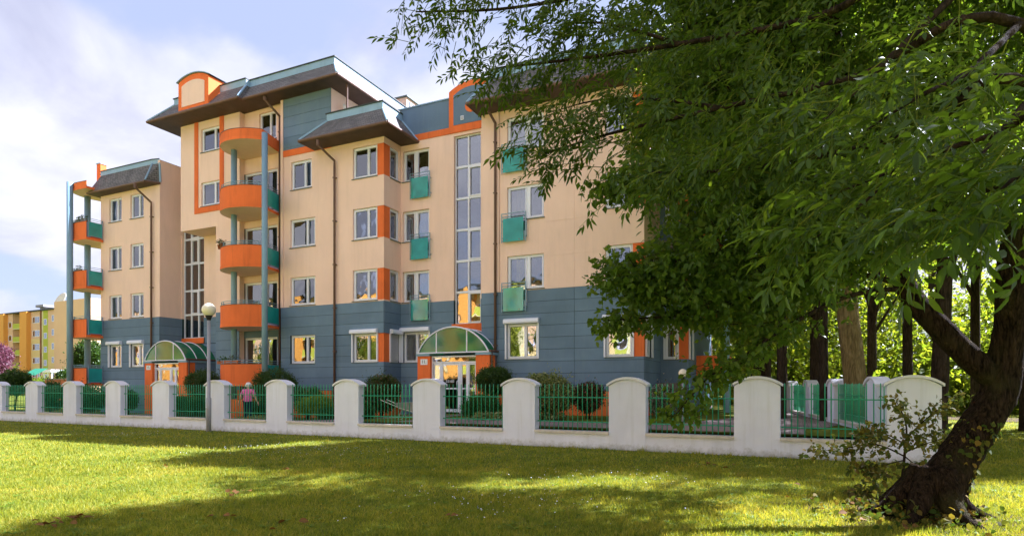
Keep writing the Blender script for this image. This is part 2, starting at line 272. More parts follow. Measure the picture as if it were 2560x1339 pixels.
# ------------------------------------------------------------------ builders
ORG = {}
def setp(o, label=None, cat=None, group=None, kind=None):
    if label: o['label'] = label
    if cat: o['category'] = cat
    if group: o['group'] = group
    if kind: o['kind'] = kind
    return o
def thing(name, loc, label, cat, group=None):
    o = bpy.data.objects.new(name, None); COL.objects.link(o); o.location = loc; o.empty_display_size = 0.3
    ORG[o.name] = Vector(loc); return setp(o, label, cat, group)
def link(name, me, mat, parent=None, org=None, smooth=False):
    o = bpy.data.objects.new(name, me); COL.objects.link(o)
    if mat is not None: me.materials.append(M(mat) if isinstance(mat, str) else mat)
    if parent is not None: o.parent = parent; ORG[o.name] = ORG[parent.name]
    else:
        ORG[o.name] = Vector(org or (0, 0, 0)); o.location = ORG[o.name]
    if smooth and len(me.polygons): me.polygons.foreach_set('use_smooth', np.ones(len(me.polygons), dtype=bool))
    return o
class MB:
    def __init__(s): s.v = []; s.f = []; s.uv = []
    def add(s, vs, fs, uvs=None):
        k = len(s.v); s.v += [tuple(map(float, q)) for q in vs]; s.f += [tuple(i+k for i in f) for f in fs]
        for i, f in enumerate(fs): s.uv.append(uvs[i] if uvs else [(0, 0)]*len(f))
        return s
    def box(s, x0, x1, y0, y1, z0, z1):
        return s.add([(x0,y0,z0),(x1,y0,z0),(x1,y1,z0),(x0,y1,z0),(x0,y0,z1),(x1,y0,z1),(x1,y1,z1),(x0,y1,z1)],
              [(3,2,1,0),(4,5,6,7),(0,1,5,4),(1,2,6,5),(2,3,7,6),(3,0,4,7)])
    def fbox(s, fr, s0, s1, d0, d1, z0, z1):               # box in a wall frame: s along, d outwards
        c = [fr(a, d, z) for z in (z0, z1) for (a, d) in ((s0,d0),(s1,d0),(s1,d1),(s0,d1))]
        return s.add(c, [(0,1,2,3),(7,6,5,4),(0,4,5,1),(1,5,6,2),(2,6,7,3),(3,7,4,0)])
    def poly(s, pts): return s.add(pts, [tuple(range(len(pts)))])
    def prism(s, pts, vec):                                 # polygon swept along vec
        n = len(pts); vec = np.array(vec, float); a = [np.array(q, float) for q in pts]; b = [q+vec for q in a]
        return s.add(a+b, [tuple(range(n))[::-1], tuple(range(n, 2*n))]+[(i, (i+1)%n, n+(i+1)%n, n+i) for i in range(n)])
    def tube(s, pts, r, seg=8, cap=True):
        pts = [Vector(map(float, q)) for q in pts]; rr = r if isinstance(r, (list, tuple, np.ndarray)) else [r]*len(pts)
        k = len(s.v); n = len(pts); prev = None
        for i, q in enumerate(pts):
            t = (pts[min(i+1, n-1)]-pts[max(i-1, 0)])
            t = t.normalized() if t.length > 1e-9 else Vector((0, 0, 1))
            if prev is None: u = t.orthogonal().normalized()
            else:
                u = prev - t*prev.dot(t); u = u.normalized() if u.length > 1e-6 else t.orthogonal().normalized()
            prev = u; w = t.cross(u)
            for j in range(seg):
                an = 2*math.pi*j/seg; s.v.append(tuple(q+(u*math.cos(an)+w*math.sin(an))*rr[i]))
        for i in range(n-1):
            for j in range(seg):
                s.f.append((k+i*seg+j, k+i*seg+(j+1)%seg, k+(i+1)*seg+(j+1)%seg, k+(i+1)*seg+j)); s.uv.append([(0,0)]*4)
        if cap:
            s.f.append(tuple(k+j for j in range(seg))[::-1]); s.uv.append([(0,0)]*seg)
            s.f.append(tuple(k+(n-1)*seg+j for j in range(seg))); s.uv.append([(0,0)]*seg)
        return s
    def cyl(s, x, y, z0, z1, r0, r1=None, seg=14): return s.tube([(x,y,z0),(x,y,z1)], [r0, r0 if r1 is None else r1], seg)
    def lathe(s, c, prof, seg=20):
        k = len(s.v)
        for (r, z) in prof:
            for j in range(seg):
                an = 2*math.pi*j/seg; s.v.append((c[0]+r*math.cos(an), c[1]+r*math.sin(an), c[2]+z))
        for i in range(len(prof)-1):
            for j in range(seg):
                s.f.append((k+i*seg+j, k+i*seg+(j+1)%seg, k+(i+1)*seg+(j+1)%seg, k+(i+1)*seg+j)); s.uv.append([(0,0)]*4)
        return s
    def build(s, name, mat, parent=None, org=None, smooth=False, label=None):
        g = ORG[parent.name] if parent is not None else Vector(org or (0, 0, 0))
        me = bpy.data.meshes.new(name)
        me.from_pydata([(v[0]-g.x, v[1]-g.y, v[2]-g.z) for v in s.v], [], s.f)
        if any(any(q != (0, 0) for q in u) for u in s.uv):
            l = me.uv_layers.new(name='UVMap'); l.data.foreach_set('uv', np.array([c for u in s.uv for q in u for c in q], dtype=np.float32))
        me.update()
        o = link(name, me, mat, parent, org, smooth)
        if label: o['label'] = label
        return o
def FR(p0, u, n):
    p0 = np.array(p0, float); u = np.array(u, float); n = np.array(n, float)
    def f(s, d, z): q = p0+u*s+n*d; return (q[0], q[1], z)
    return f
def front(b): return FR((0, b), (1, 0), (0, -1))             # s = x, faces the camera
def right(a): return FR((a, 0), (0, 1), (1, 0))              # s = y, faces +x
def wall(parent, mat, fr, s0, s1, z0, z1, ops=(), rev=0.16, name='wall'):
    S = sorted({s0, s1, *[min(max(o[i], s0), s1) for o in ops for i in (0, 1)]}); Zs = sorted({z0, z1, *[min(max(o[i], z0), z1) for o in ops for i in (2, 3)]})
    def inside(s, z): return any(o[0] < s < o[1] and o[2] < z < o[3] for o in ops)
    m = MB(); ns, nz = len(S)-1, len(Zs)-1
    g = [[inside((S[i]+S[i+1])/2, (Zs[j]+Zs[j+1])/2) for j in range(nz)] for i in range(ns)]
    for i in range(ns):
        for j in range(nz):
            if not g[i][j]:
                m.poly([fr(S[i],0,Zs[j]), fr(S[i+1],0,Zs[j]), fr(S[i+1],0,Zs[j+1]), fr(S[i],0,Zs[j+1])])
            else:
                def side(a, b): m.poly([fr(a[0],0,a[1]), fr(b[0],0,b[1]), fr(b[0],-rev,b[1]), fr(a[0],-rev,a[1])])
                if i > 0 and not g[i-1][j]: side((S[i],Zs[j]), (S[i],Zs[j+1]))
                if i < ns-1 and not g[i+1][j]: side((S[i+1],Zs[j+1]), (S[i+1],Zs[j]))
                if j > 0 and not g[i][j-1]: side((S[i+1],Zs[j]), (S[i],Zs[j]))
                if j < nz-1 and not g[i][j+1]: side((S[i],Zs[j+1]), (S[i+1],Zs[j+1]))
    return m.build(name, mat, parent)
def cut(r, ops):
    out = [r]
    for o in ops:
        nx = []
        for (a, b, c, d) in out:
            if o[1] <= a or o[0] >= b or o[3] <= c or o[2] >= d: nx.append((a, b, c, d)); continue
            if o[2] > c: nx.append((a, b, c, o[2]))
            if o[3] < d: nx.append((a, b, o[3], d))
            lo, hi = max(c, o[2]), min(d, o[3])
            if o[0] > a: nx.append((a, o[0], lo, hi))
            if o[1] < b: nx.append((o[1], b, lo, hi))
        out = nx
    return [q for q in out if q[1]-q[0] > 0.03 and q[3]-q[2] > 0.03]
def panels(parent, mat, fr, s0, s1, ztop, zbot, ops=(), course=0.49, gap=0.007, th=0.02, vs=()):
    z = ztop
    cols = [s0, *vs, s1]
    while z > zbot+0.03:
        z2 = max(z-course, zbot)
        for i in range(len(cols)-1):
            for q in cut((cols[i]+gap, cols[i+1]-gap, z2+gap, z-gap), ops):
                MB().fbox(fr, q[0], q[1], 0.002, th, q[2], q[3]).build('panel', mat, parent)
        z = z2
# ------------------------------------------------------------------ ground
def sheet(name, pts, z, mat, kind='structure'):
    m = MB(); m.poly([(p[0], p[1], z) for p in pts]); o = m.build(name, mat); setp(o, kind=kind); return o
sheet('lawn_ground', [(-700,-500),(500,-500),(500,900),(-700,900)], 0.0, 'turf')
# fence geometry
FTH = math.radians(1.85); FU = np.array([math.cos(FTH), -math.sin(FTH)]); FN = np.array([-math.sin(FTH), -math.cos(FTH)])
FP = (FWD*16.72+RGT*0.197)[:2]
def fs(x): q = hit(x, FP, FN); return float(np.dot(q-FP, FU))
fence_fr = FR(FP, FU, FN)
RU = FWD[:2]*0.964+RGT[:2]*0.265; RU = RU/np.linalg.norm(RU); RN = np.array([-RU[1], RU[0]])      # return fence runs back along RU
PIL = [(-40.0,-21.0),(5-29,5),(64,94),(158,190.6),(264,301),(381,422.5),(514,560),(665.6,717.5),(836,896),(1032,1100),(1257,1337),(1522,1614),(1835,1950),(2217,2354.6)]
PS = [(fs(a), fs(b)) for a, b in PIL]
s_corner = PS[-1]
RP = FP+FU*(s_corner[0]+0.35)+FN*(-0.14)                     # return fence starts behind the corner pillar
ret_fr = FR(RP, RU, RN)                                      # d>0 = garden side (left)
IN = 0.5                                                     # level of the garden behind the fence
iL = FP+FU*(-75)-FN*0.25; iR = RP.copy(); iB = RP+RU*75
def gz(a): return float(np.interp(a, [-21.0, -12.5], [0.12, IN]))   # the garden falls gently to the left
def fenceb(a): return FP[1]+(a-FP[0])*FU[1]/FU[0]
gm = MB(); xs = [-130, -60, -30, -21.0, -12.5, float(RP[0])]
for i in range(len(xs)-1):
    a, b = xs[i], xs[i+1]
    gm.poly([(a, fenceb(a)+.25, gz(a)), (b, fenceb(b)+.25, gz(b)), (b, 95, gz(b)), (a, 95, gz(a))])
gm.poly([(RP[0], fenceb(RP[0])+.25, IN), (RP[0]+RU[0]*82, RP[1]+RU[1]*82, IN), (RP[0], 95, IN)])
gm.poly([(-130, 95, gz(-130)), (xs[-1], 95, IN), (xs[-1], 95.3, -.2), (-130, 95.3, -.2)]); gm.poly([(RP[0], RP[1], IN), (RP[0]+RU[0]*82, RP[1]+RU[1]*82, IN), (RP[0]+RU[0]*82+.05, RP[1]+RU[1]*82, -.2), (RP[0]+.05, RP[1], -.2)])
setp(gm.build('garden_ground', 'turf'), kind='structure')
# paved path behind the fence and to the doors
pm = MB(); ss = [-40, -16, -12.2, -8, -4.3, -1, 3, fs(2010)]
for i in range(len(ss)-1):
    q = [fence_fr(ss[i],-.5,0), fence_fr(ss[i+1],-.5,0), fence_fr(ss[i+1],-2.9,0), fence_fr(ss[i],-2.9,0)]
    pm.poly([(p[0], p[1], gz(p[0])+.012) for p in q])
path = setp(pm.build('garden_path', 'paving'), kind='structure')
def paths(name, pts): m = MB(); m.poly([(p[0], p[1], gz(p[0])+.018) for p in pts]); setp(m.build(name, 'paving'), kind='structure')
paths('entrance_path', [(-13.9,21.7),(-11.6,21.7),(-11.3,18.2),(-14.3,18.2)]); paths('entrance_path', [(-31.8,21.8),(-29.3,21.8),(-29.3,19.6),(-31.8,19.6)])
paths('side_path', [(-3.2,18.0),(0.6,17.6),(5.2,36.0),(1.8,37.0)])
# single pavers where they can be told apart, between the two pillars nearest the garden corner
pv = MB(); pv.box(-.108,.108,-.053,.053,0,.022); pme = None; cnt = 0
for i in range(17):
    for j in range(16):
        s = PS[11][1]+0.12+(i+(0.5 if j % 2 else 0))*0.222; d = -0.62-j*0.112
        if s > PS[12][0]+0.15 or cnt >= 260: continue
        q = fence_fr(s, d, IN+0.002)
        if pme is None: o = pv.build('paver', 'paver'); pme = o.data; o.parent = path
        else: o = bpy.data.objects.new('paver', pme); COL.objects.link(o); o.parent = path
        o.location = (q[0], q[1], q[2]+random.uniform(0, .003)); o.rotation_euler = (random.gauss(0,.006), random.gauss(0,.006), -FTH+random.gauss(0,.008)); cnt += 1

# ------------------------------------------------------------------ the apartment house
G = 0.0; E = EYE
B = thing('apartment_house', (-18, 27, 0), 'cream and slate blue apartment house with orange details and grey shingle roofs', 'building')
SILL = [2.72+2.8*k for k in range(5)]; WH = 1.36
TB = 5.46; PT = 1.43                                           # top of the slate-blue zone, top of the orange plinth
RT = 12.86                                                     # soffit level of the lower roofs
def curtain(parent, fr, s0, s1, z0, z1, mat='curtain', d=-0.34, fold=0.03):
    n = max(4, int((s1-s0)/0.05)); m = MB(); ph = random.uniform(0, 6)
    for i in range(n+1):
        s = s0+(s1-s0)*i/n; dd = d+fold*math.sin(i*1.35+ph)+fold*.5*math.sin(i*.6)
        m.v += [fr(s, dd, z0), fr(s, dd, z1)]
    for i in range(n): m.f.append((2*i, 2*i+2, 2*i+3, 2*i+1)); m.uv.append([(0,0)]*4)
    return m.build('curtain', mat, parent, smooth=True)
def window(parent, fr, s0, s1, z0, z1, leaves=(0.6, 0.4), rec=0.16, cur=None, shutter=False, sill=True, name='window', low=0.0, bar=None):
    m = MB(); fw = 0.055; d0, d1 = -rec, -rec+0.07
    for a, b, c, e in ((s0,s0+fw,z0,z1),(s1-fw,s1,z0,z1)): m.fbox(fr, a, b, d0, d1, c, e)
    m.fbox(fr, s0+fw, s1-fw, d0, d1, z0, z0+fw); m.fbox(fr, s0+fw, s1-fw, d0, d1, z1-fw, z1)
    tot = sum(leaves); x = s0+fw; W = s1-s0-2*fw; panes = []
    for i, l in enumerate(leaves):
        w = W*l/tot; a, b, c, e = x+0.004, x+w-0.004, z0+fw+0.004, z1-fw-0.004; sw = 0.05; e0, e1 = d0+0.01, d1+0.018
        m.fbox(fr, a, a+sw, e0, e1, c, e); m.fbox(fr, b-sw, b, e0, e1, c, e); m.fbox(fr, a+sw, b-sw, e0, e1, c, c+sw+low*0.3); m.fbox(fr, a+sw, b-sw, e0, e1, e-sw, e)
        if bar: m.fbox(fr, a+sw, b-sw, e0, e1, z0+bar-.02, z0+bar+.02)
        panes.append((a+sw, b-sw, c+sw, e-sw)); x += w
    o = m.build(name, 'white', parent)
    for (a, b, c, e) in panes: MB().fbox(fr, a-.005, b+.005, d0+0.03, d0+0.038, c-.005, e+.005).build('pane', 'pane', o)
    if sill: MB().fbox(fr, s0-0.04, s1+0.04, -rec+0.07, 0.05, z0-0.035, z0-0.003).build('sill', 'sill', o)
    if cur:
        for (u0, u1, v0, v1, mt) in cur: 
            ax0, ax1 = s0+(s1-s0)*u0, s0+(s1-s0)*u1; az0, az1 = z0+(z1-z0)*v0, z0+(z1-z0)*v1
            if mt.startswith('blind'): MB().fbox(fr, ax0, ax1, -rec-.10, -rec-.085, az0, az1).build('roller_blind', mt, o)
            else: curtain(o, fr, ax0, ax1, az0, az1, mt)
    if shutter:
        sb = MB(); pr = [(0.022, z1+.0), (0.17, z1+.0), (0.19, z1+.06), (0.17, z1+.17), (0.10, z1+.20), (0.022, z1+.20)]
        a, b = s0-.07, s1+.07; n = len(pr)
        sb.add([fr(a, d, z) for d, z in pr]+[fr(b, d, z) for d, z in pr], [tuple(range(n)), tuple(range(2*n-1, n-1, -1))]+[(i, (i+1)%n, n+(i+1)%n, n+i) for i in range(n)])
        sb.build('shutter_box', 'white', o)
        g = MB(); g.fbox(fr, s0-.05, s0+.012, -.03, .05, z0, z1-.002); g.fbox(fr, s1-.012, s1+.05, -.03, .05, z0, z1-.002); g.build('shutter_guide', 'white', o)
    return o
CUR = [[(0.02,.98,0.0,.98,'curtain')], [(0.02,.30,0,.98,'curtain'),(.72,.98,0,.98,'curtain')], [(0.5,.98,0,.98,'curtaindark')], [(0.02,.98,.62,.98,'blind'),(.02,.98,0,.6,'curtain')],
       [(0.02,.2,0,.98,'curtain'),(.45,.6,0,.98,'curtain')], [(0.05,.95,.30,.98,'blind')], [(.02,.25,0,.98,'curtainyellow'),(.6,.98,0,.98,'curtain')], None, [(0.02,.42,0,.98,'curtain')]]
F, NF, M2 = front(FB), front(NB), front(M2B)
aL0, aL1 = -37.0, -31.8; aB0, aM1, aM1r = -30.1, -27.4, -25.7; aM3, aM3r, aPH = A(703), -16.72, -19.74; aR0, aR1 = -11.79, -5.03; aS = -3.9
# --- wing at the left end
opsL = []
cL = [(A(273), A(304)), (A(326), A(359))]
for k in range(4):
    for (a, b) in cL: opsL.append((a, b, SILL[k], SILL[k]+(1.36 if k else 1.30)))
w = wall(B, 'cream', F, aL0, aL1, TB, RT+0.4, [o for o in opsL if o[2] > 5])
w2 = wall(B, 'tealjoint', F, aL0, aL1, G-.05, TB, [o for o in opsL if o[2] < 5]); panels(w2, 'teal', F, aL0, aL1, TB, G, [o for o in opsL if o[2] < 5])
for i, o in enumerate(opsL): window(B, F, *o, leaves=(0.62, 0.38), cur=CUR[(i*4+2) % 9], shutter=o[2] < 5)
fr = right(aL1)
wall(B, 'cream', fr, FB, NB+.3, TB, 14.1); wl = wall(B, 'tealjoint', fr, FB, NB+.3, G-.05, TB); panels(wl, 'teal', fr, FB, NB+.3, TB, G)
wall(B, 'cream', F, -37.0, aL1, RT+.4, 14.1)
# --- recess with the left staircase window
def stair(fr, s0, s1, rows, ncol, tilt=()):
    o = None; m = MB(); fw = .05; d0, d1 = -.22, -.14
    z0, z1 = rows[0], rows[-1]
    m.fbox(fr, s0, s0+fw, d0, d1, z0, z1); m.fbox(fr, s1-fw, s1, d0, d1, z0, z1)
    for i, z in enumerate(rows): m.fbox(fr, s0+fw, s1-fw, d0+.003, d1+.006, z-(.0 if i == 0 else .05), z+(.0 if i == len(rows)-1 else .05))
    for c in range(1, ncol):
        s = s0+(s1-s0)*c/ncol; m.fbox(fr, s-.035, s+.035, d0+.006, d1+.012, z0+.05, z1-.05)
    o = m.build('stair_window', 'white', B)
    for r in range(len(rows)-1):
        for c in range(ncol):
            a, b = s0+(s1-s0)*c/ncol+.035, s0+(s1-s0)*(c+1)/ncol-.035; c0, c1 = rows[r]+.05, rows[r+1]-.05
            if (r, c) in tilt:
                t = MB(); 
                for q in ((a, a+.05, c0, c1), (b-.05, b, c0, c1), (a+.05, b-.05, c0, c0+.05), (a+.05, b-.05, c1-.05, c1)): t.fbox(fr, q[0], q[1], d0+.02, d1+.03, q[2], q[3])
                t.build('sash', 'white', o); a += .045; b -= .045; c0 += .045; c1 -= .045
            MB().fbox(fr, a-.01, b+.01, d0+.03, d0+.038, c0-.01, c1+.01).build('pane', 'pane', o)
    return o
sl = (A(461, NB+.15), A(516, NB+.15)); zr = [Zf(488, y, NB+.15) for y in (845, 786, 726, 659, 597, 540)]
opS = [(sl[0], sl[1], zr[0], zr[-1])]
wall(B, 'cream', NF, aL1, aM1, TB, 10.2, opS, rev=.24); wn = wall(B, 'tealjoint', NF, aL1, aM1, G, TB, opS, rev=.24); panels(wn, 'teal', NF, aL1, aM1, TB, G, opS+[(sl[0]-.1, sl[1]+.1, zr[0]-.32, zr[0])])
MB().fbox(NF, sl[0], sl[1], .003, .03, zr[0]-.30, zr[0]-.003).build('panel', 'orange', B)
stair(NF, *sl, zr, 3, tilt=((1,1),(3,1),(4,1)))
# --- projecting box of the upper floors at the left of the centre
zb = 9.96
m1w = [(A(503), A(549.7), SILL[3]-.02, SILL[3]+1.24), (A(503), A(549.7), SILL[4]+.03, SILL[4]+1.27)]
wall(B, 'cream', F, aB0, aM1r, zb, 15.75, m1w); wall(B, 'cream', F, aM1, aM1r, TB, zb); wn = wall(B, 'tealjoint', F, aM1, aM1r, G, TB); panels(wn, 'teal', F, aM1, aM1r, TB, PT); MB().fbox(F, aM1, aM1r, .002, .03, G, PT).build('plinth', 'orange', B)
MB().add([(aB0,FB,zb),(aM1,FB,zb),(aM1,NB,zb),(aB0,NB,zb)], [(0,1,2,3)]).build('soffit_slab', 'cream', B)
wall(B, 'cream', right(aM1r), FB, M2B, G, 15.75)
MB().add([(aB0,FB,zb),(aB0,33,zb),(aB0,33,16.9),(aB0,FB,15.75)], [(0,1,2,3)]).build('side_wall', 'cream', B)
for i, o in enumerate(m1w): window(B, F, *o, leaves=(.72,.28), cur=[[(0.03,.97,.02,.98,'blind')], [(.55,.98,0,.98,'curtaindark')]][i])
tr = MB(); o0, o1 = A(487), A(560); zt0, zt1 = Zf(520,530), 15.7
for q in ((o0, A(496), zt0, zt1), (A(550), o1, zt0, zt1), (A(496), A(550), zt0, Zf(520,516))): tr.fbox(F, q[0], q[1], .002, .035, q[2], q[3])
tr.build('window_surround', 'orange', B)
# --- wall behind the round balconies
opD = [(A(610, M2B), A(694, M2B), 1.85+2.8*k, 4.10+2.8*k) for k in range(4)]+[(A(648, M2B), A(691, M2B), SILL[4]+.08, SILL[4]+1.5)]
wall(B, 'cream', M2, aM1r, aM3+.05, TB, 15.75, [o for o in opD if o[3] > TB]); wn = wall(B, 'tealjoint', M2, aM1r, aM3+.05, G, TB, [o for o in opD if o[2] < TB]); panels(wn, 'teal', M2, aM1r, aM3+.05, TB, G, [o for o in opD if o[2] < TB])
for k, o in enumerate(opD): window(B, M2, *o, leaves=(.66,.34) if k < 4 else (.62,.38), cur=CUR[(k*2+4) % 9] if k < 4 else [(.55,.98,0,.98,'curtaindark')], name='balcony_door' if k < 4 else 'window', sill=k == 4, low=.4 if k < 4 else 0)
# --- centre block
opM = []
for k in range(4): opM.append((A(728 if k == 3 else 726), A(779 if k == 3 else 788), SILL[k], SILL[k]+WH))
cw = A(882); cpost = A(943)
opC = [(cw, aM3r, SILL[k], SILL[k]+(1.42 if k else 1.30)) for k in range(4)]
wall(B, 'cream', F, aM3, aM3r, TB, RT+.02, [o for o in opM+opC if o[3] > TB]); wn = wall(B, 'tealjoint', F, aM3, aM3r, G, TB, [o for o in opM+opC if o[2] < TB])
panels(wn, 'teal', F, aM3, aM3r, TB, PT, [o for o in opM+opC if o[2] < TB], vs=(A(836),)); 
for q in ((aM3, A(829)), (A(833), aM3r)): MB().fbox(F, q[0], q[1], .002, .012, G, PT-.007).build('plinth', 'orange', B)
MB().fbox(F, aM3, A(709), .003, .05, TB, 15.7).build('pilaster', 'cream', B)
wall(B, 'tealjoint', F, A(709), aPH, 12.8, 15.75); panels(B, 'teal', F, A(709), aPH, 15.72, 13.11, course=.5); MB().fbox(F, A(709), aPH+.01, .003, .035, 12.80, 13.10).build('band', 'orange', B)
wall(B, 'cream', right(aPH), FB, 33, 13.9, 15.75)
for k, o in enumerate(opM): window(B, F, *o, leaves=(.66,.34), cur=[[(.3,.62,0,.98,'curtaindark')], [(.42,.98,0,.98,'curtain')], [(.05,.55,.0,.72,'blind'),(.66,.98,0,.98,'curtain')], [(.02,.45,0,.42,'blind'),(.52,.62,0,.98,'curtainyellow')]][k], bar=None)
flk = right(aM3r); opF = [(FB, NB-.10, o[2], o[3]) for o in opC]
wall(B, 'cream', flk, FB, NB, TB, RT+.02, [o for o in opF if o[3] > TB]); wn = wall(B, 'tealjoint', flk, FB, NB, G, TB, [o for o in opF if o[2] < TB]); panels(wn, 'teal', flk, FB, NB, TB, PT, [o for o in opF if o[2] < TB]); MB().fbox(flk, FB, NB, .002, .012, G, PT-.007).build('plinth', 'orange', B)
for k in range(4):
    z0, z1 = opC[k][2], opC[k][3]
    MB().box(cpost, aM3r-.02, FB+.02, FB+.47, z0+.001, z1-.001).build('corner_post', 'orange', B)
    window(B, F, cw, cpost-.003, z0, z1, leaves=(.62,.38), shutter=k == 0, cur=[[(.62,.98,0,.98,'curtainyellow')], None, [(.02,.98,.62,.98,'blind'),(.02,.98,0,.6,'curtain')], [(.02,.60,.72,.98,'blindgreen'),(.02,.6,.1,.72,'blind')]][k])
    wo = window(B, flk, FB+.473, NB-.10, z0, z1, leaves=(1,), shutter=k == 0, cur=[None, [(.02,.98,0,.98,'curtain')], [(.02,.98,.1,.98,'blind')], None][k])
    if k == 0:
        sh = MB(); z = z0+.06
        while z < z1-.02: sh.fbox(flk, FB+.49, NB-.12, -.075, -.045, z, z+.045); z += .05
        sh.build('roller_shutter', 'shutter', wo)
# --- recess with the right staircase window
sr = (A(1139, NB+.15), A(1206, NB+.15)); zr2 = [Zf(1172, y, NB+.15) for y in (809, 729, 651, 573, 494, 415, 338)]
opN = [(sr[0], sr[1], zr2[0], zr2[-1])]; fx0, fxm, fx1 = A(1007, NB), A(1037, NB), A(1073, NB)
opW = []; 
for k in range(4):
    opW.append((fx0, fxm if k else fx1, SILL[k], SILL[k]+1.42))
    if k: opW.append((fxm, fx1, SILL[k]-.72, SILL[k]+1.42))
al = opN+opW
wall(B, 'cream', NF, aM3r, aR0, TB, 12.95, al, rev=.24); wn = wall(B, 'tealjoint', NF, aM3r, aR0, G, TB, al, rev=.24)
panels(wn, 'teal', NF, aM3r, aR0, TB, G, al+[(sr[0]-.1, sr[1]+.1, zr2[0]-.4, zr2[0])]); MB().fbox(NF, sr[0]-.1, sr[1]+.1, .003, .03, zr2[0]-.38, zr2[0]-.003).build('panel', 'orange', B)
stair(NF, *sr, zr2, 2, tilt=((0,1),(2,1),(4,1)))
for k in range(4):
    z0, z1 = SILL[k], SILL[k]+1.42
    if k == 0: window(B, NF, fx0, fx1, z0, z1, leaves=(.5,.5), rec=.2, shutter=True, cur=CUR[0])
    else:
        window(B, NF, fx0, fxm, z0, z1, leaves=(1,), rec=.2, cur=[CUR[0], CUR[0], CUR[2]][k-1]); window(B, NF, fxm, fx1, z0-.72, z1, leaves=(1,), rec=.2, sill=False, name='balcony_door', low=.6, cur=[CUR[0], CUR[0], CUR[2]][k-1])
# parapet with the arch
aA0, aA1 = A(1124, NB), aR0-.02; zc = 13.2+E-.05
MB().fbox(NF, aM3r-.9, aA0, -.25, .012, 13.22, 14.50).build('parapet', 'teal', B); MB().fbox(NF, aM3r, aA0, .0, .03, 12.93, 13.215).build('band', 'orange', B)
MB().fbox(NF, aM3r-.9, aA0, -.29, .06, 14.503, 14.55).build('parapet_cap', 'fascia', B)
def archpts(a0, a1, z0, zs, rise, n=16):
    c = (a0+a1)/2; h = (a1-a0)/2; R = (h*h+rise*rise)/(2*rise); t = math.asin(h/R); pts = [(a0, z0), (a1, z0)]
    for i in range(n+1): q = t-2*t*i/n; pts.append((c+R*math.sin(q), zs-(R-rise)+R*math.cos(q)))
    return pts
ap = archpts(aA0, aA1, 12.93, 14.78, .34); m = MB(); m.prism([NF(a, .06, z) for a, z in ap], (0, .38, 0)); m.build('arched_gable', 'orange', B)
ai = archpts(aA0+.24, aA1-.24, 13.25, 14.58, .28); m = MB(); m.prism([NF(a, .075, z) for a, z in ai], (0, .05, 0)); m.build('gable_field', 'teal', B)
cm = MB(); cm.prism([NF(-12.95+.30*math.cos(t), .09, 14.0+.30*math.sin(t)) for t in np.linspace(0, 2*math.pi, 28, endpoint=False)], (0, .05, 0)); cm.build('medallion', 'orange', B)
vt = MB(); vt.fbox(NF, A(1154, NB), A(1162, NB), .076, .10, 13.42, 13.60); vo = vt.build('vent_grille', 'white', B)
v2 = MB()
for i in range(4): v2.fbox(NF, A(1155, NB), A(1161, NB), .10, .108, 13.445+i*.036, 13.462+i*.036)
v2.build('louvre', 'grey', vo)
# --- right block
rx0, rxm, rx1 = A(1268), A(1318), A(1360); rc0, rcp = A(1513), A(1582)
opR = [(A(1266), A(1345), SILL[0], SILL[0]+1.42)]
for k in (1,2,3): opR += [(rx0, rxm, SILL[k]-.72, SILL[k]+1.36), (rxm, rx1, SILL[k], SILL[k]+1.36)]
opRC = [(rc0, aR1, SILL[k], SILL[k]+1.40) for k in range(4)]
al = opR+opRC
wj = wall(B, 'cream', F, aR0, aR1, TB, RT+.02, [o for o in al if o[3] > TB]); wn = wall(B, 'tealjoint', F, aR0, aR1, G, TB, [o for o in al if o[2] < TB])
for za, zb2 in ((TB, 6.75), (6.75, 8.10), (8.10, 9.45), (9.45, 10.9), (10.9, RT)):
    for sa, sb_ in ((A(1362), A(1436)), (A(1436), aR1)):
        for q in cut((sa+.004, sb_-.004, za+.004, zb2-.004), al): MB().fbox(F, q[0], q[1], .002, .012, q[2], q[3]).build('panel', 'cream', wj)
panels(wn, 'teal', F, aR0, aR1, TB, PT, [o for o in al if o[2] < TB], vs=(A(1241), A(1436)), course=.475); MB().fbox(F, aR0, aR1, .002, .012, G, PT-.007).build('plinth', 'orange', B)
MB().fbox(F, A(1243.5), A(1249), .013, .06, TB, RT).build('pilaster', 'cream', B)
window(B, F, *opR[0], leaves=(.6,.4), shutter=True, cur=[(.35,.7,0,.98,'curtainyellow'),(.8,.98,0,.98,'curtainyellow')])
for k in (1,2,3):
    c = {1: [(.3,.9,0,.98,'curtainyellow')], 2: [(.05,.95,.55,.98,'curtain')], 3: [(.02,.98,.75,.98,'curtaindark')]}[k]
    window(B, F, rx0, rxm, SILL[k]-.72, SILL[k]+1.36, leaves=(1,), sill=False, name='balcony_door', low=.6, cur=c); window(B, F, rxm, rx1, SILL[k], SILL[k]+1.36, leaves=(1,), cur=[(.02,.98,0,.98,'curtaindark')] if k == 1 else None)
fl2 = right(aR1); opF2 = [(FB, FB+1.35, o[2], o[3]) for o in opRC]
wall(B, 'cream', fl2, FB, 25.4, TB, RT+.02, [o for o in opF2 if o[3] > TB]); wn = wall(B, 'tealjoint', fl2, FB, 25.4, G, TB, [o for o in opF2 if o[2] < TB]); panels(wn, 'teal', fl2, FB, 25.4, TB, PT, [o for o in opF2 if o[2] < TB], course=.475); MB().fbox(fl2, FB, 25.4, .002, .012, G, PT-.007).build('plinth', 'orange', B)
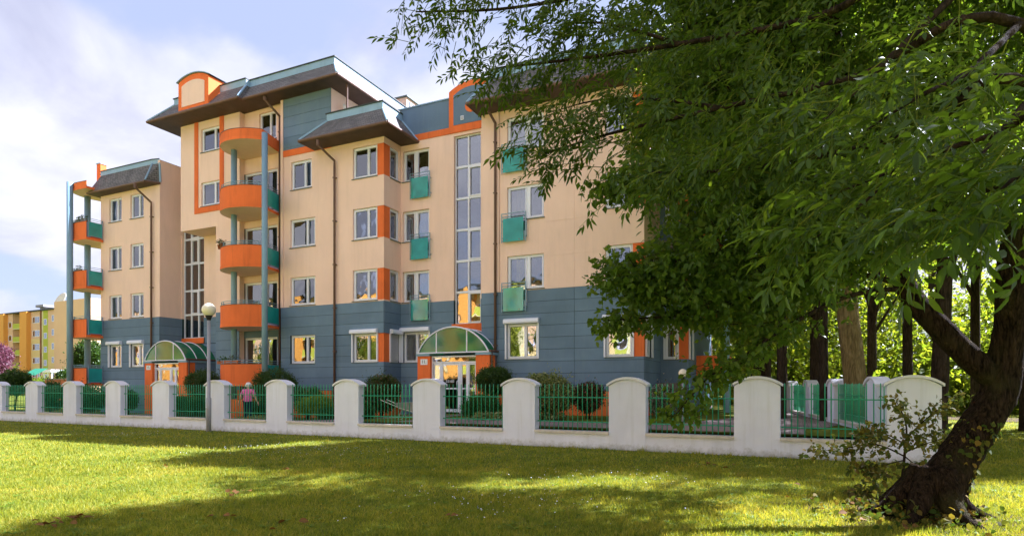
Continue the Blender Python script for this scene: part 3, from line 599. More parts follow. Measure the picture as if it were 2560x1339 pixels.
for k in range(4):
    z0, z1 = opRC[k][2], opRC[k][3]
    MB().box(rcp, aR1-.02, FB+.02, FB+.30, z0+.001, z1-.001).build('corner_post', 'orange', B)
    window(B, F, rc0, rcp-.003, z0, z1, leaves=(1,), shutter=k == 0, cur=[[(.02,.98,.02,.98,'blind')], None, CUR[0], None][k])
    window(B, fl2, FB+.303, FB+1.35, z0, z1, leaves=(1,), shutter=k == 0, cur=[[(.02,.98,.02,.98,'blind')], None, CUR[0], None][k])
# --- stepped-back bay behind the right corner
SB = 25.4; SF = front(SB); opSS = [(A(1662, SB), A(1716, SB), SILL[k], SILL[k]+1.3) for k in range(4)]
wall(B, 'teal', SF, aR1, aS, G, 15.0, [(o[0], aS, o[2], o[3]) for o in opSS]); fl3 = right(aS); opS3 = [(SB, SB+1.2, o[2], o[3]) for o in opSS]
wall(B, 'teal', fl3, SB, 33, G, 15.0, opS3)
for k in range(4):
    z0, z1 = SILL[k], SILL[k]+1.3
    MB().box(aS-.42, aS-.02, SB+.02, SB+.3, z0+.001, z1-.001).build('corner_post', 'orange', B)
    window(B, SF, opSS[k][0], aS-.423, z0, z1, leaves=(1,), shutter=k == 0, cur=CUR[1]); window(B, fl3, SB+.303, SB+1.2, z0, z1, leaves=(1,), shutter=k == 0)
for k in range(4):                                           # balconies on the side
    z = 2.0+2.8*k; ba = MB(); ba.prism([(aS,27.6,z),(aS+.9,27.8,z),(aS+1.25,28.6,z),(aS+1.25,29.8,z),(aS,30.0,z)], (0,0,.95)); ba.build('balcony', 'orange', B)
MB().cyl(aS+1.25, 27.6, G, 13.4, .13).build('column', 'bluetrim', B)
# --- inside, back, flat roofs
it = MB()
for (a0, a1, b0) in ((aL0+.02, aL1-.02, FB+.35), (aM1+.05, aM3r-.05, M2B+.4), (aR0+.05, aR1-.05, FB+.4), (aL0+.02, aS-.05, NB+.6)):
    for k in range(5): z = 1.75+2.8*k; it.box(a0, a1, b0+.01*k, 32.9, z-.3, z)
it.build('floor_slabs', 'interior', B)
iw = MB(); iw.box(aL0+.05, aS-.1, 27.0, 27.15, G, 14.0)
for a in (-34.4, -26.6, -21.6, -19.0, -14.9, -8.3): iw.box(a-.06, a+.06, NB+.65, 26.99, G, 13.9)
iw.build('inner_walls', 'interior', B)
bk = MB(); bk.box(aL0, aS, 32.95, 33.2, G, 14.2); bk.box(aB0+.01, aPH-.01, 32.95, 33.21, 14.2, 16.9); bk.box(aL0-.0, aL0+.2, FB+.02, 32.9, G, 14.0); bk.build('rear_wall', 'cream', B)
fl = MB(); fl.box(aL0-.1, aL1-.01, FB+.02, 33.1, 14.02, 14.12); fl.box(aPH-.5, aS, NB+.05, 33.1, 14.02, 14.14); fl.box(aPH+.02, aM3r, FB+.2, NB+.04, 14.02, 14.13); fl.box(aR0, aR1, FB+.2, NB+.04, 14.02, 14.13); fl.box(aB0, aPH, FB+.05, 33.1, 16.86, 16.95); fl.build('flat_roof', 'darkroof', B)
wall(B, 'cream', right(aPH+.6), FB+.6, FB+.62, 12.9, 13.2)

# --- shingled canopies
def mansard(eave, top, wl, ze, zt, hips=(), rim=.30, name='roof'):
    m = MB(); U = 0
    for i in range(len(eave)-1):
        e0, e1, t0, t1 = [np.array(q, float) for q in (eave[i], eave[i+1], top[i], top[i+1])]
        L = np.linalg.norm(e1-e0); sl = math.hypot(np.linalg.norm(t0-e0), zt-rim-ze-.1)
        m.add([(*e0,ze+.1),(*e1,ze+.1),(*t1,zt-rim),(*t0,zt-rim)], [(0,1,2,3)], [[(U,0),(U+L,0),(U+L,sl),(U,sl)]]); U += L+.37
    r = m.build(name, 'shingle', B)
    f = MB(); c = MB(); g = MB(); so = MB(); h = MB()
    for i in range(len(eave)-1):
        e0, e1, t0, t1, w0, w1 = [np.array(q, float) for q in (eave[i], eave[i+1], top[i], top[i+1], wl[i], wl[i+1])]
        o0, o1 = t0+(e0-t0)*.03, t1+(e1-t1)*.03
        f.add([(*o0,zt-rim-.02),(*o1,zt-rim-.02),(*o1,zt),(*o0,zt)], [(0,1,2,3)])
        p0, p1 = t0+(e0-t0)*.08, t1+(e1-t1)*.08; i0, i1 = t0-(e0-t0)*.25, t1-(e1-t1)*.25
        c.add([(*p0,zt),(*p1,zt),(*i1,zt),(*i0,zt),(*p0,zt+.05),(*p1,zt+.05),(*i1,zt+.05),(*i0,zt+.05)], [(0,1,5,4),(4,5,6,7),(0,3,2,1),(2,3,7,6),(0,4,7,3),(1,2,6,5)])
        g.add([(*e0,ze),(*e1,ze),(*e1,ze+.13),(*e0,ze+.13)], [(0,1,2,3)]); so.add([(*e0,ze),(*e1,ze),(*w1,ze+.02),(*w0,ze+.02)], [(0,1,2,3)])
        g.tube([(*(e0+(e0-w0)*.02), ze+.07), (*(e1+(e1-w1)*.02), ze+.07)], .065, 8)
    f.build('fascia', 'fascia', r); c.build('roof_cap', 'darkroof', r); g.build('gutter', 'gutter', r); so.build('soffit', 'soffit', r)
    for i in hips: MB().tube([(*eave[i], ze+.14), (*top[i], zt-rim+.01)], .055, 6).build('hip_flashing', 'fascia', r)
    return r
ZE, ZT = 15.58, 17.03
mansard([(-31.26,33),(-31.26,21.42),(-24.60,21.42),(-24.60,21.66),(-18.69,21.66),(-18.69,33)],
        [(-30.3,33),(-30.3,22.3),(-25.0,22.3),(-25.0,22.54),(-19.58,22.54),(-19.58,33)],
        [(-30.1,33),(-30.1,22.5),(-25.7,22.5),(-25.7,22.8),(-19.74,22.5),(-19.74,33)], ZE, ZT, hips=(1,2,4))
mansard([(-20.7,24.2),(-20.7,21.45),(-15.77,21.45),(-15.77,23.8)], [(-19.8,24.2),(-19.8,22.32),(-16.66,22.32),(-16.66,23.8)], [(-19.9,24.2),(-19.9,22.5),(-16.72,22.5),(-16.72,23.8)], 12.80, 14.28, hips=(1,2,3))
mansard([(-37.25,24.5),(-37.25,21.9),(-32.15,21.9),(-31.75,22.5)], [(-36.9,24.5),(-36.9,22.45),(-32.35,22.45),(-31.85,22.52)], [(-37.0,24.5),(-37.0,22.5),(-31.8,22.5),(-31.8,22.5)], 12.73, 14.16, hips=(2,3), rim=.22)
mansard([(-11.88,24.3),(-11.88,21.42),(-3.9,21.42),(-3.9,26)], [(-11.2,24.3),(-11.2,22.3),(-4.9,22.3),(-4.9,26)], [(-11.79,24.3),(-11.79,22.5),(-5.03,22.5),(-5.03,26)], 12.80, 14.45, hips=(1,2))
# arched dormer over the projecting box
da = archpts(-29.05, -26.83, 14.12+E, 15.70+E, .28); m = MB(); m.prism([(a, 21.58, z) for a, z in da], (0, 1.25, 0)); dm = m.build('dormer', 'orange', B)
di = archpts(-28.78, -27.10, 14.42+E, 15.48+E, .2); m = MB(); m.prism([(a, 21.555, z) for a, z in di], (0, .06, 0)); m.build('dormer_panel', 'cream', dm)
m = MB(); m.box(-29.04, -26.84, 21.60, 22.49, 14.10+E, 14.117+E); m.build('dormer_soffit', 'cream', dm)
dc = archpts(-29.13, -26.75, 15.68+E, 15.70+E, .29)[2:]; m = MB()
for i in range(len(dc)-1): m.add([(dc[i][0],21.5,dc[i][1]+.01),(dc[i+1][0],21.5,dc[i+1][1]+.01),(dc[i+1][0],22.85,dc[i+1][1]+.01),(dc[i][0],22.85,dc[i][1]+.01),(dc[i][0],21.5,dc[i][1]+.05),(dc[i+1][0],21.5,dc[i+1][1]+.05),(dc[i+1][0],22.85,dc[i+1][1]+.05),(dc[i][0],22.85,dc[i][1]+.05)], [(0,1,5,4),(4,5,6,7),(0,3,2,1)])
m.build('dormer_cap', 'fascia', dm)
# orange gable stub and mast at the left wing
m = MB(); m.box(-37.55, -37.2, 22.6, 22.95, 13.2, 14.75); m.build('chimney', 'orange', B)
m = MB(); m.box(-37.58, -37.17, 22.57, 22.98, 14.75, 14.8); m.build('chimney_cap', 'fascia', B)
# roof chimney behind the parapet
cp = P(1008, 262, 38); m = MB(); m.box(cp[0]-.75, cp[0]+.6, cp[1]-.5, cp[1]+.9, 14.1, cp[2]+.15); ch = m.build('chimney', 'cream', B)
m = MB(); m.box(cp[0]-.85, cp[0]+.7, cp[1]-.6, cp[1]+1.0, cp[2]+.15, cp[2]+.23); m.build('chimney_cap', 'sill', ch)
m = MB()
for i in range(3): m.box(cp[0]+.597, cp[0]+.61, cp[1]-.3+i*.4, cp[1]-.08+i*.4, cp[2]-.35, cp[2]-.02)
m.build('flue_opening', 'darkroof', ch)
# terrace post and dish
MB().cyl(-18.8, 22.5, 14.2, 15.6, .045).build('terrace_post', 'gutter', B)
q = np.array([aPH+.25, 23.2, 14.75]); dsh = MB(); dsh.lathe((0,0,0), [(0.001,.0),(.12,.015),(.22,.06),(.30,.12),(.29,.13),(.2,.075),(.001,.02)], 18)
rot = Matrix.Rotation(math.radians(70), 3, 'Y'); dsh.v = [tuple(Vector(q)+rot@Vector(v)) for v in dsh.v]; do = dsh.build('satellite_dish', 'globe', B, smooth=True)
MB().tube([(aPH, 23.2, 14.6), (aPH+.2, 23.2, 14.6), (aPH+.25, 23.2, 14.75)], .02, 6).build('dish_arm', 'grey', do)
# --- downpipes
def downpipe(x, ytop, gx, gy, b, mat='gutter', zb_=G):
    ge = P(gx, gy, 1.0); r = FWD[:2]+(gx-HX)/FOC*RGT[:2]; bb = b-1.0; g = (r[0]*bb/r[1], bb, Zf(gx, gy, bb)); a = A(x, b-.12); zt = Zf(x, ytop, b-.12)
    m = MB(); m.tube([(g[0],g[1],g[2]+.1),(g[0],g[1],g[2]-.12),(a, b-.12, zt),(a, b-.12, zt-.3),(a, b-.12, zb_)], .055, 10); o = m.build('downpipe', mat, B, smooth=True)
    for i in range(6): z = zb_+1.2+i*(zt-zb_-2)/5; MB().box(a-.07, a+.07, b-.18, b-.01, z, z+.04).build('bracket', mat, o)
    m2 = MB(); m2.cyl(g[0], g[1], g[2]-.14, g[2]+.12, .075, seg=10); m2.build('outlet', mat, o)
downpipe(836, 402, 795, 356, FB); downpipe(1238, 308, 1217, 262, FB); downpipe(378, 506, 338, 463, FB); downpipe(699, 291, 662, 243, M2B)
# --- balconettes
def balconette(fr, s0, s1, zs):
    z0, z1 = zs-.86, zs+.28; m = MB(); d0, d1 = .12, .15
    for s in (s0, s1-.03): m.fbox(fr, s, s+.03, d0, d1, z0-.04, z1)
    for z in (z1-.03, z1-.16, z0+.02): m.fbox(fr, s0+.03, s1-.03, d0+.003, d1-.003, z, z+.028)
    for s in (s0+.002, s1-.028):
        for z in (z1-.3, z0+.15): m.fbox(fr, s, s+.026, .012, d0, z, z+.03)
    o = m.build('balconette', 'bluetrim', B); MB().fbox(fr, s0+.08, s1-.10, d1+.004, d1+.016, z0-.02, z1-.22).build('glass_panel', 'greenglass', o)
    for s in (s0+.25, s1-.3): MB().fbox(fr, s, s+.04, d1+.017, d1+.03, z0+.03, z0+.06).build('clip', 'grey', o)
for k in (1,2,3):
    balconette(F, A(1257), A(1318), SILL[k]); balconette(NF, A(1029, NB), A(1079, NB), SILL[k])
# --- balconies
def spline(pts, n=6):
    out = []
    for i in range(len(pts)-1):
        p0, p1, p2, p3 = [np.array(pts[min(max(j, 0), len(pts)-1)], float) for j in (i-1, i, i+1, i+2)]
        for k in range(n): t = k/n; out.append(.5*((2*p1)+(-p0+p2)*t+(2*p0-5*p1+4*p2-p3)*t*t+(-p0+3*p1-3*p2+p3)*t**3))
    out.append(np.array(pts[-1], float)); return out
def balcony(curve, sidept, wallpts, zt, h, glass_side=True, rail=True, name='balcony', flowers=None):
    # curve: plan of the solid orange front, sidept: the corner where the glazed side starts, wallpts: the two points on the wall
    m = MB(); cen = np.mean(curve, axis=0); z0 = zt-h; n = len(curve); inn = [c+(cen-c)/np.linalg.norm(cen-c)*.10 for c in curve]
    for i in range(n-1):
        a, b, c, d = curve[i], curve[i+1], inn[i+1], inn[i]
        m.add([(*a,z0+.14),(*b,z0+.14),(*b,zt),(*a,zt),(*d,z0+.14),(*c,z0+.14),(*c,zt),(*d,zt)], [(0,1,2,3),(3,2,6,7),(5,4,7,6)])
    for i, j in ((0, 0), (n-1, n-1)): a, d = curve[i], inn[j]; m.add([(*a,z0+.14),(*d,z0+.14),(*d,zt),(*a,zt)], [(0,1,2,3)])
    o = m.build(name, 'orange', B, smooth=False)
    out = [c+(c-cen)/np.linalg.norm(c-cen)*.018 for c in curve]
    pl = [tuple(c) for c in out]+[tuple(p) for p in wallpts]
    s = MB(); k = len(pl); s.v += [(*p, z0) for p in pl]+[(*p, z0+.137) for p in pl]; s.f += [(i, (i+1)%k, k+(i+1)%k, k+i) for i in range(k)]+[tuple(range(k, 2*k))]; s.uv += [[(0,0)]*4]*k+[[(0,0)]*k]; s.build('slab_edge', 'orange', o)
    s = MB(); s.add([(*p, z0+.004) for p in pl], [tuple(range(k))[::-1]]); s.build('slab_underside', 'cream', o)
    if rail:
        r = MB()
        for dz in (.09, .19): r.tube([(*(c+(cen-c)/np.linalg.norm(cen-c)*.05), zt+dz) for c in curve], .016, 6)
        for i in range(0, n, max(1, n//6)): c = curve[i]+(cen-curve[i])/np.linalg.norm(cen-curve[i])*.05; r.tube([(*c, zt-.02), (*c, zt+.19)], .014, 6)
        a, b = np.array(sidept[0]), np.array(sidept[1])
        for dz in (.09, .19): r.tube([(*a, zt+dz), (*b, zt+dz)], .016, 6)
        r.build('railing', 'bluetrim', o)
    cpz = MB(); cpz.v = []; 
    for i in range(n-1):
        a, b, c, d = out[i], out[i+1], inn[i+1], inn[i]; cpz.add([(*a,zt),(*b,zt),(*c,zt),(*d,zt),(*a,zt+.025),(*b,zt+.025),(*c,zt+.025),(*d,zt+.025)], [(0,1,5,4),(4,5,6,7),(2,3,7,6)])
    cpz.build('parapet_cap', 'gutter', o)
    if glass_side:
        a, b = np.array(sidept[0]), np.array(sidept[1]); u = (b-a)/np.linalg.norm(b-a); L = np.linalg.norm(b-a); nn = np.array([u[1], -u[0]]); gf = FR(a, u, nn)
        MB().fbox(gf, .10, L-.06, -.012, .012, z0+.24, zt-.02).build('glass_panel', 'greenglass', o)
        g = MB()
        for q in ((.06,.10),(L-.06,L-.02)): g.fbox(gf, q[0], q[1], -.02, .02, z0+.14, zt+.2)
        g.fbox(gf, .10, L-.06, -.02, .02, z0+.205, z0+.24); g.fbox(gf, .10, L-.06, -.02, .02, zt-.02, zt+.01); g.build('panel_frame', 'bluetrim', o)
    return o
mc = spline([(-25.75,22.5),(-25.62,21.5),(-25.1,20.86),(-24.3,20.62),(-23.45,20.78),(-22.78,21.22)], 5)
ms = ((-22.75,21.26),(-23.2,22.75)); mw = [(-23.18,22.78),(-25.7,22.78)]
for k in range(5):
    if k < 4: balcony(mc, ms, mw, 2.66+2.8*k, 1.03)
    else:
        o = balcony(mc, ms, mw, 13.72, .50, glass_side=False, rail=False, name='balcony_canopy'); MB().prism([(-22.76,21.24,13.22),(-23.18,22.78,13.22),(-23.28,22.78,13.22),(-22.86,21.24,13.22)], (0,0,.5)).build('canopy_side', 'orange', o)
MB().cyl(-22.60, 21.22, G, 13.5, .135, seg=18).build('column', 'bluetrim', B, smooth=True); MB().cyl(-25.05, 21.6, G, 13.3, .14, seg=18).build('column', 'bluetrim', B, smooth=True)
MB().prism([(*c, G) for c in mc]+[(-23.18,22.75,G)], (0,0,1.0)).build('plinth', 'orange', B)
lc = spline([(-37.0,24.6),(-38.3,24.0),(-38.75,22.9),(-38.5,21.9),(-37.95,21.55),(-36.76,21.55)], 5); lsd = ((-36.74,21.57),(-36.74,22.46)); lw = [(-36.74,22.48),(-37.0,22.5)]
for k in range(5):
    if k < 4: balcony(lc, lsd, lw, 2.66+2.8*k, 1.03)
    else: balcony(lc, lsd, lw, 13.36, .42, glass_side=False, rail=False, name='balcony_canopy')
MB().cyl(-38.05, 21.40, G, 13.4, .16, seg=18).build('column', 'bluetrim', B, smooth=True); MB().cyl(-38.35, 22.55, G, 13.0, .165, seg=18).build('column', 'bluetrim', B, smooth=True)
# --- entrances
def text(s, size, fr, sc, zc, d, mat, parent, name='lettering'):
    cu = bpy.data.curves.new(name, 'FONT'); cu.body = s; cu.size = size; cu.align_x = 'CENTER'; cu.align_y = 'CENTER'; cu.extrude = .002
    t = bpy.data.objects.new('tmp', cu); COL.objects.link(t); bpy.context.view_layer.update()
    me = bpy.data.meshes.new_from_object(t.evaluated_get(bpy.context.evaluated_depsgraph_get())); bpy.data.objects.remove(t)
    g = ORG[parent.name]
    for v in me.vertices: p = fr(sc+v.co.x, d+v.co.z, zc+v.co.y); v.co = (p[0]-g.x, p[1]-g.y, p[2]-g.z)
    me.materials.clear(); return link(name, me, mat, parent)
def entrance(a0, a1, bf, num, doors, pw=.62):
    f = front(bf); zt = 2.88; bw = NB; G = gz((a0+a1)/2)+.01
    for (p, q) in ((a0, a0+pw), (a1-pw, a1)): MB().box(p, q, bf, bf+.5, G, zt).build('entrance_pillar', 'orange', B)
    for (p, q) in ((a0+.02, a0+.2), (a1-.2, a1-.003)): MB().box(p, q, bf+.501, bw, G, zt).build('entrance_wall', 'teal', B)
    for (p, q) in ((a0-.05, a0+pw), (a1-pw, a1+.06)): MB().box(p, q, bf-.05, bw, zt+.002, zt+.10).build('ledge', 'bluetrim', B)
    ar = archpts(a0+.03, a1-.03, zt+.10, zt+.12, 1.05, 20); c = MB(); pp = ar[2:]
    for i in range(len(pp)-1): c.add([(pp[i][0],bf-.05,pp[i][1]),(pp[i+1][0],bf-.05,pp[i+1][1]),(pp[i+1][0],bw+.1,pp[i+1][1]),(pp[i][0],bw+.1,pp[i][1])], [(0,1,2,3)])
    o = c.build('entrance_canopy', 'canopyglass', B)
    W = a1-a0-.06; xs = [a0+.03, a0+.03+W*.27, a0+.03+W*.70, a1-.03]; cc = (a0+a1)/2; h = W/2; R = (h*h+1.05**2)/(2*1.05)
    def az(x): return zt+.12-(R-1.05)+math.sqrt(max(0, R*R-(x-cc)**2))
    for i in range(3):
        n = 10; x0, x1 = xs[i]+.02, xs[i+1]-.02; g = MB(); top = [(x0+(x1-x0)*j/n) for j in range(n+1)]
        g.prism([(x0,bf,zt+.12),(x1,bf,zt+.12)]+[(x,bf,max(zt+.13, az(x)-.04)) for x in top[::-1]], (0,.02,0)); g.build('canopy_pane', 'canopyglass', o)
    r = MB(); r.tube([(p[0],bf-.03,p[1]) for p in pp], .035, 6)
    for y in (bf+.65, bf+1.3): r.tube([(p[0],y,p[1]+.005) for p in pp], .025, 6)
    r.tube([(a0+.02,bf-.03,zt+.125),(a1-.02,bf-.03,zt+.125)], .03, 6)
    for x in xs[1:3]: r.box(x-.025, x+.025, bf-.02, bf+.03, zt+.12, az(x))
    r.build('canopy_frame', 'white', o)
    gt = MB(); gt.tube([(a1+.04,bf-.05,zt+.16),(a1+.04,bw,zt+.16)], .05, 8); gt.tube([(a1+.05,bf+.1,zt+.14),(a1+.05,bf+.1,G)], .035, 8); gt.build('gutter', 'gutter', o)
    # door set
    df = front(bf+.22); s0, s1 = a0+pw, a1-pw; W = s1-s0; d = MB(); zd = 2.58; fw = .06
    d.fbox(df, s0, s0+fw, 0, .08, G+.02, zt); d.fbox(df, s1-fw, s1, 0, .08, G+.02, zt); d.fbox(df, s0+fw, s1-fw, 0, .08, zt-fw, zt); d.fbox(df, s0+fw, s1-fw, 0, .08, zd, zd+fw)
    cols = [s0+fw, s0+W*.20, s0+W*.62, s0+W*.80, s1-fw]
    for x in cols[1:4]: d.fbox(df, x-.03, x+.03, .003, .083, G+.02, zd)
    o = d.build('entrance_door', 'white', B)
    for i in range(4):
        x0, x1 = cols[i]+.03, cols[i+1]-.03; lf = MB(); st = .07 if i in (1, 2) else .03; zz = [G+.06, G+1.0, zd-.01]
        lf.fbox(df, x0, x0+st, .01, .065, zz[0], zz[2]); lf.fbox(df, x1-st, x1, .01, .065, zz[0], zz[2])
        for z, t in ((zz[0], .12), (zz[1], .06), (zz[2]-.07, .07)): lf.fbox(df, x0+st, x1-st, .01, .065, z, z+t)
        lf.build('door_leaf', 'white', o)
        MB().fbox(df, x0+st-.01, x1-st+.01, .03, .04, zz[0]+.11, zz[1]+.01).build('pane', 'pane', o); MB().fbox(df, x0+st-.01, x1-st+.01, .03, .04, zz[1]+.05, zz[2]-.06).build('pane', 'pane', o)
    MB().fbox(df, s0+fw, s1-fw, .03, .04, zd+fw, zt-fw).build('pane', 'pane', o)
    hx = cols[2]-.10; MB().tube([df(hx,.07,G+.95),df(hx,.14,G+.98),df(hx,.14,G+1.32),df(hx,.07,G+1.35)], .016, 8).build('handle', 'white', o)
    MB().box(s0, s1, bf+1.0, bf+1.05, G, zt).build('vestibule_wall', 'interior', B)
    if doors: text(doors, .17, df, (cols[1]+cols[2])/2-.02, G+1.33, .075, 'white', o)
    nf = front(bf); npl = MB(); npl.fbox(nf, a0+.16, a0+.50, .003, .02, zt-.36, zt-.12); po = npl.build('number_plate', 'numberplate', B); text(num, .20, nf, a0+.33, zt-.24, .022, 'ink', po)
entrance(-14.47, -11.06, 21.8, '11.', '53-60'); entrance(-32.26, -28.92, 21.95, '15.', None)

# ------------------------------------------------------------------ garden fence
def arch_profile(s0, s1, zs, rise, n=12):
    c, h = (s0+s1)/2, (s1-s0)/2; R = (h*h+rise*rise)/(2*rise); t = math.asin(min(1, h/R))
    return [(c+R*math.sin(t-2*t*i/n), zs-(R-rise)+R*math.cos(t-2*t*i/n)) for i in range(n+1)]
def pillar(parent, fr, s0, s1, d0, d1, zb, zs=1.62, rise=.165, label=None):
    m = MB(); pr = arch_profile(s0, s1, zs, rise); pts = [(s0, zb), (s1, zb)]+pr; n = len(pts)
    m.add([fr(s, d1, z) for s, z in pts]+[fr(s, d0, z) for s, z in pts], [tuple(range(n)), tuple(range(2*n-1, n-1, -1))]+[(i, n+i, n+(i+1)%n, (i+1)%n) for i in range(n)])
    o = m.build('pillar', 'whitewall', parent)
    lo = arch_profile(s0-.05, s1+.05, zs-.01, rise+.012); hi = arch_profile(s0-.055, s1+.055, zs+.045, rise+.016); c = MB(); k = len(lo); D1, D0 = d1+.045, d0-.045
    loop = lo+hi[::-1]; kk = len(loop)
    c.add([fr(s, D1, z) for s, z in loop]+[fr(s, D0, z) for s, z in loop], [(i, i+1, kk-2-i, kk-1-i) for i in range(k-1)]+[(kk+kk-1-i, kk+kk-2-i, kk+i+1, kk+i) for i in range(k-1)]+[(i, kk+i, kk+(i+1)%kk, (i+1)%kk) for i in range(kk)])
    c.build('cap', 'capstone', o); return o
BARME = {}
def bars(parent, fr, s0, s1, d, z0, z1, rails, dia=.025, pitch=.131):
    m = MB()
    for z in rails: m.tube([fr(s0-.01, d, z), fr(s1+.01, d, z)], .013, 6)
    for s in (s0+.005, s1-.005):
        for z in rails: m.fbox(fr, s-.012, s+.012, d-.02, d+.02, z-.02, z+.02)
    o = m.build('railing', 'greenrail', parent); n = max(2, int(round((s1-s0)/pitch))); g = ORG[o.name]
    if 'bar' not in BARME:
        b = MB(); b.tube([(0,0,z0),(0,0,z1-.03),(0,0,z1-.012),(0,0,z1)], [dia/2, dia/2, dia*.42, dia*.15], 8); bo = b.build('bar', 'greenrail', o); BARME['bar'] = bo.data; bo.data.polygons.foreach_set('use_smooth', np.ones(len(bo.data.polygons), dtype=bool)); fresh = bo
    else: fresh = None
    for i in range(n):
        q = fr(s0+(s1-s0)*(i+.5)/n+random.gauss(0, .004), d, 0)
        if fresh is not None: bo = fresh; fresh = None
        else: bo = bpy.data.objects.new('bar', BARME['bar']); COL.objects.link(bo); bo.parent = o
        # bar mesh is centred on the thing origin (g) at build time
        bo.location = (q[0]-BAR0[0], q[1]-BAR0[1], 0) if False else (q[0], q[1], 0)
        bo.location = Vector((q[0], q[1], 0)) - Vector((g.x, g.y, 0))
    return o
fo = fence_fr(0, 0, 0)
FEN = thing('garden_fence', (0, 0, 0), 'long white rendered garden wall with arched pillars and green bar railings along the lawn', 'fence', 'white garden fences')
for i, (a, b) in enumerate(PS): pillar(FEN, fence_fr, a, b, -.28, .0, -.1 if True else 0)
for i in range(len(PS)-1):
    s0, s1 = PS[i][1], PS[i+1][0]
    MB().fbox(fence_fr, s0, s1, -.26, -.012, -.1, .385).build('base_wall', 'whitewall', FEN)
    MB().fbox(fence_fr, s0+.002, s1-.002, -.30, .05, .387, .45).build('coping', 'coping', FEN)
    bars(FEN, fence_fr, s0+.03, s1-.03, -.15, .45, 1.68, (.68, 1.32))
m = MB(); m.fbox(fence_fr, -60, PS[0][0], -.26, -.012, -.1, .385); m.build('base_wall', 'whitewall', FEN)
RF = thing('return_fence', (0, 0, 0), 'shorter white pillared fence running back from the garden corner towards the park trees', 'fence', 'white garden fences')
RS = []
for x, dep in ((2153, 14.4), (2062, 18.3), (2000, 21.9), (1962, 25.6)):
    q = P(x, HY, dep)[:2]; RS.append(float(np.dot(q-RP, RU)))
ext = [RS[-1]+3.6*(i+1) for i in range(3)]
RS += ext
for s in RS: pillar(RF, ret_fr, s, s+.85, -.14, .14, .1)
prev = .2
for s in RS:
    MB().fbox(ret_fr, prev, s, -.13, .11, .1, .58).build('base_wall', 'whitewall', RF); MB().fbox(ret_fr, prev+.002, s-.002, -.16, .16, .582, .64).build('coping', 'coping', RF)
    bars(RF, ret_fr, prev+.03, s-.03, 0, .45, 1.68, (.82, 1.36), pitch=.14); prev = s+.85

# ------------------------------------------------------------------ street lamp and garden lamp
def lamp(name, p, zg, r, label, pr=(.085,.055), base=True):
    L = thing(name, (p[0], p[1], p[3]), label, 'lamp', None); x, y, b = p[0], p[1], p[3]
    m = MB(); zs = [b-.1, b+1.2, b+1.22, zg-r-.10] if base else [b-.1, b+.3, b+.31, zg-r-.06]
    m.tube([(x,y,z) for z in zs], [pr[0], pr[0]*.98, pr[1]*1.05, pr[1]], 16); po = m.build('pole', 'galv', L, smooth=True)
    if base: MB().box(x-.045, x+.045, y-pr[0]-.006, y-pr[0]+.05, b+.45, b+.85).build('service_hatch', 'galv', po)
    c = MB(); c.lathe((x,y,zg), [(pr[1]*1.1,-r-.14),(pr[1]*1.3,-r-.10),(r*.42,-r-.02),(r*.55,-r*.86),(r*.50,-r*.84)], 18); c.build('collar', 'rubber', L, smooth=True)
    g = MB(); n = 16; g.lathe((x,y,zg), [(max(.001, r*math.sin(math.pi*i/n)), -r*math.cos(math.pi*i/n)) for i in range(n+1)], 28); g.build('globe', 'globe', L, smooth=True)
q = P(522, HY, 21.7); lamp('street_lamp', (q[0], q[1], 0, 0.0), EYE+192/FOC*21.7, .235, 'tall grey street lamp with a cream ball globe standing on the lawn before the fence')
q = P(1707, HY, 19.2); lamp('garden_lamp', (q[0], q[1], 0, gz(q[0])), EYE+34/FOC*19.2, .135, 'small white ball lamp on a short post inside the garden by the right corner', (.04,.03), False)

# ------------------------------------------------------------------ person
def skin(name, joints, edges, radii, mat, parent, root=0, sub=2):
    me = bpy.data.meshes.new(name); me.from_pydata(joints, edges, []); o = link(name, me, None, parent)
    md = o.modifiers.new('Skin', 'SKIN'); md.use_smooth_shade = True
    for i, r in enumerate(radii): sv = me.skin_vertices[0].data[i]; sv.radius = (r, r) if isinstance(r, (int, float)) else r; sv.use_root = i == root
    o.modifiers.new('Sub', 'SUBSURF').levels = sub; o.modifiers['Sub'].render_levels = sub
    dg = bpy.context.evaluated_depsgraph_get(); bpy.context.view_layer.update(); m2 = bpy.data.meshes.new_from_object(o.evaluated_get(dg)); o.modifiers.clear(); o.data = m2; bpy.data.meshes.remove(me)
    m2.name = name; m2.materials.clear(); m2.materials.append(M(mat)); m2.polygons.foreach_set('use_smooth', np.ones(len(m2.polygons), dtype=bool)); return o
q = P(620, HY, 25.6); zg = gz(q[0])+.012; PER = thing('person', (q[0], q[1], zg), 'person with white hair, pink shirt and dark trousers seen from behind through the railing', 'person')
PER.rotation_euler = (0, 0, TH-0.10); PER.scale = (1.1, 1.1, 1.0)
J = []; Ed = []; Rd = []
def jt(p, r, par=None): J.append(p); Rd.append(r); (Ed.append((par, len(J)-1)) if par is not None else None); return len(J)-1
pel = jt((0,0,.86), (.15,.11)); sp = jt((0,.0,1.05), (.145,.10), pel); chst = jt((0,.01,1.24), (.16,.105), sp); nk = jt((0,.03,1.36), .062, chst); nk2 = jt((0,.045,1.41), .055, nk); h1 = jt((0,.05,1.47), (.075,.09), nk2); h2 = jt((0,.05,1.55), (.078,.092), h1)
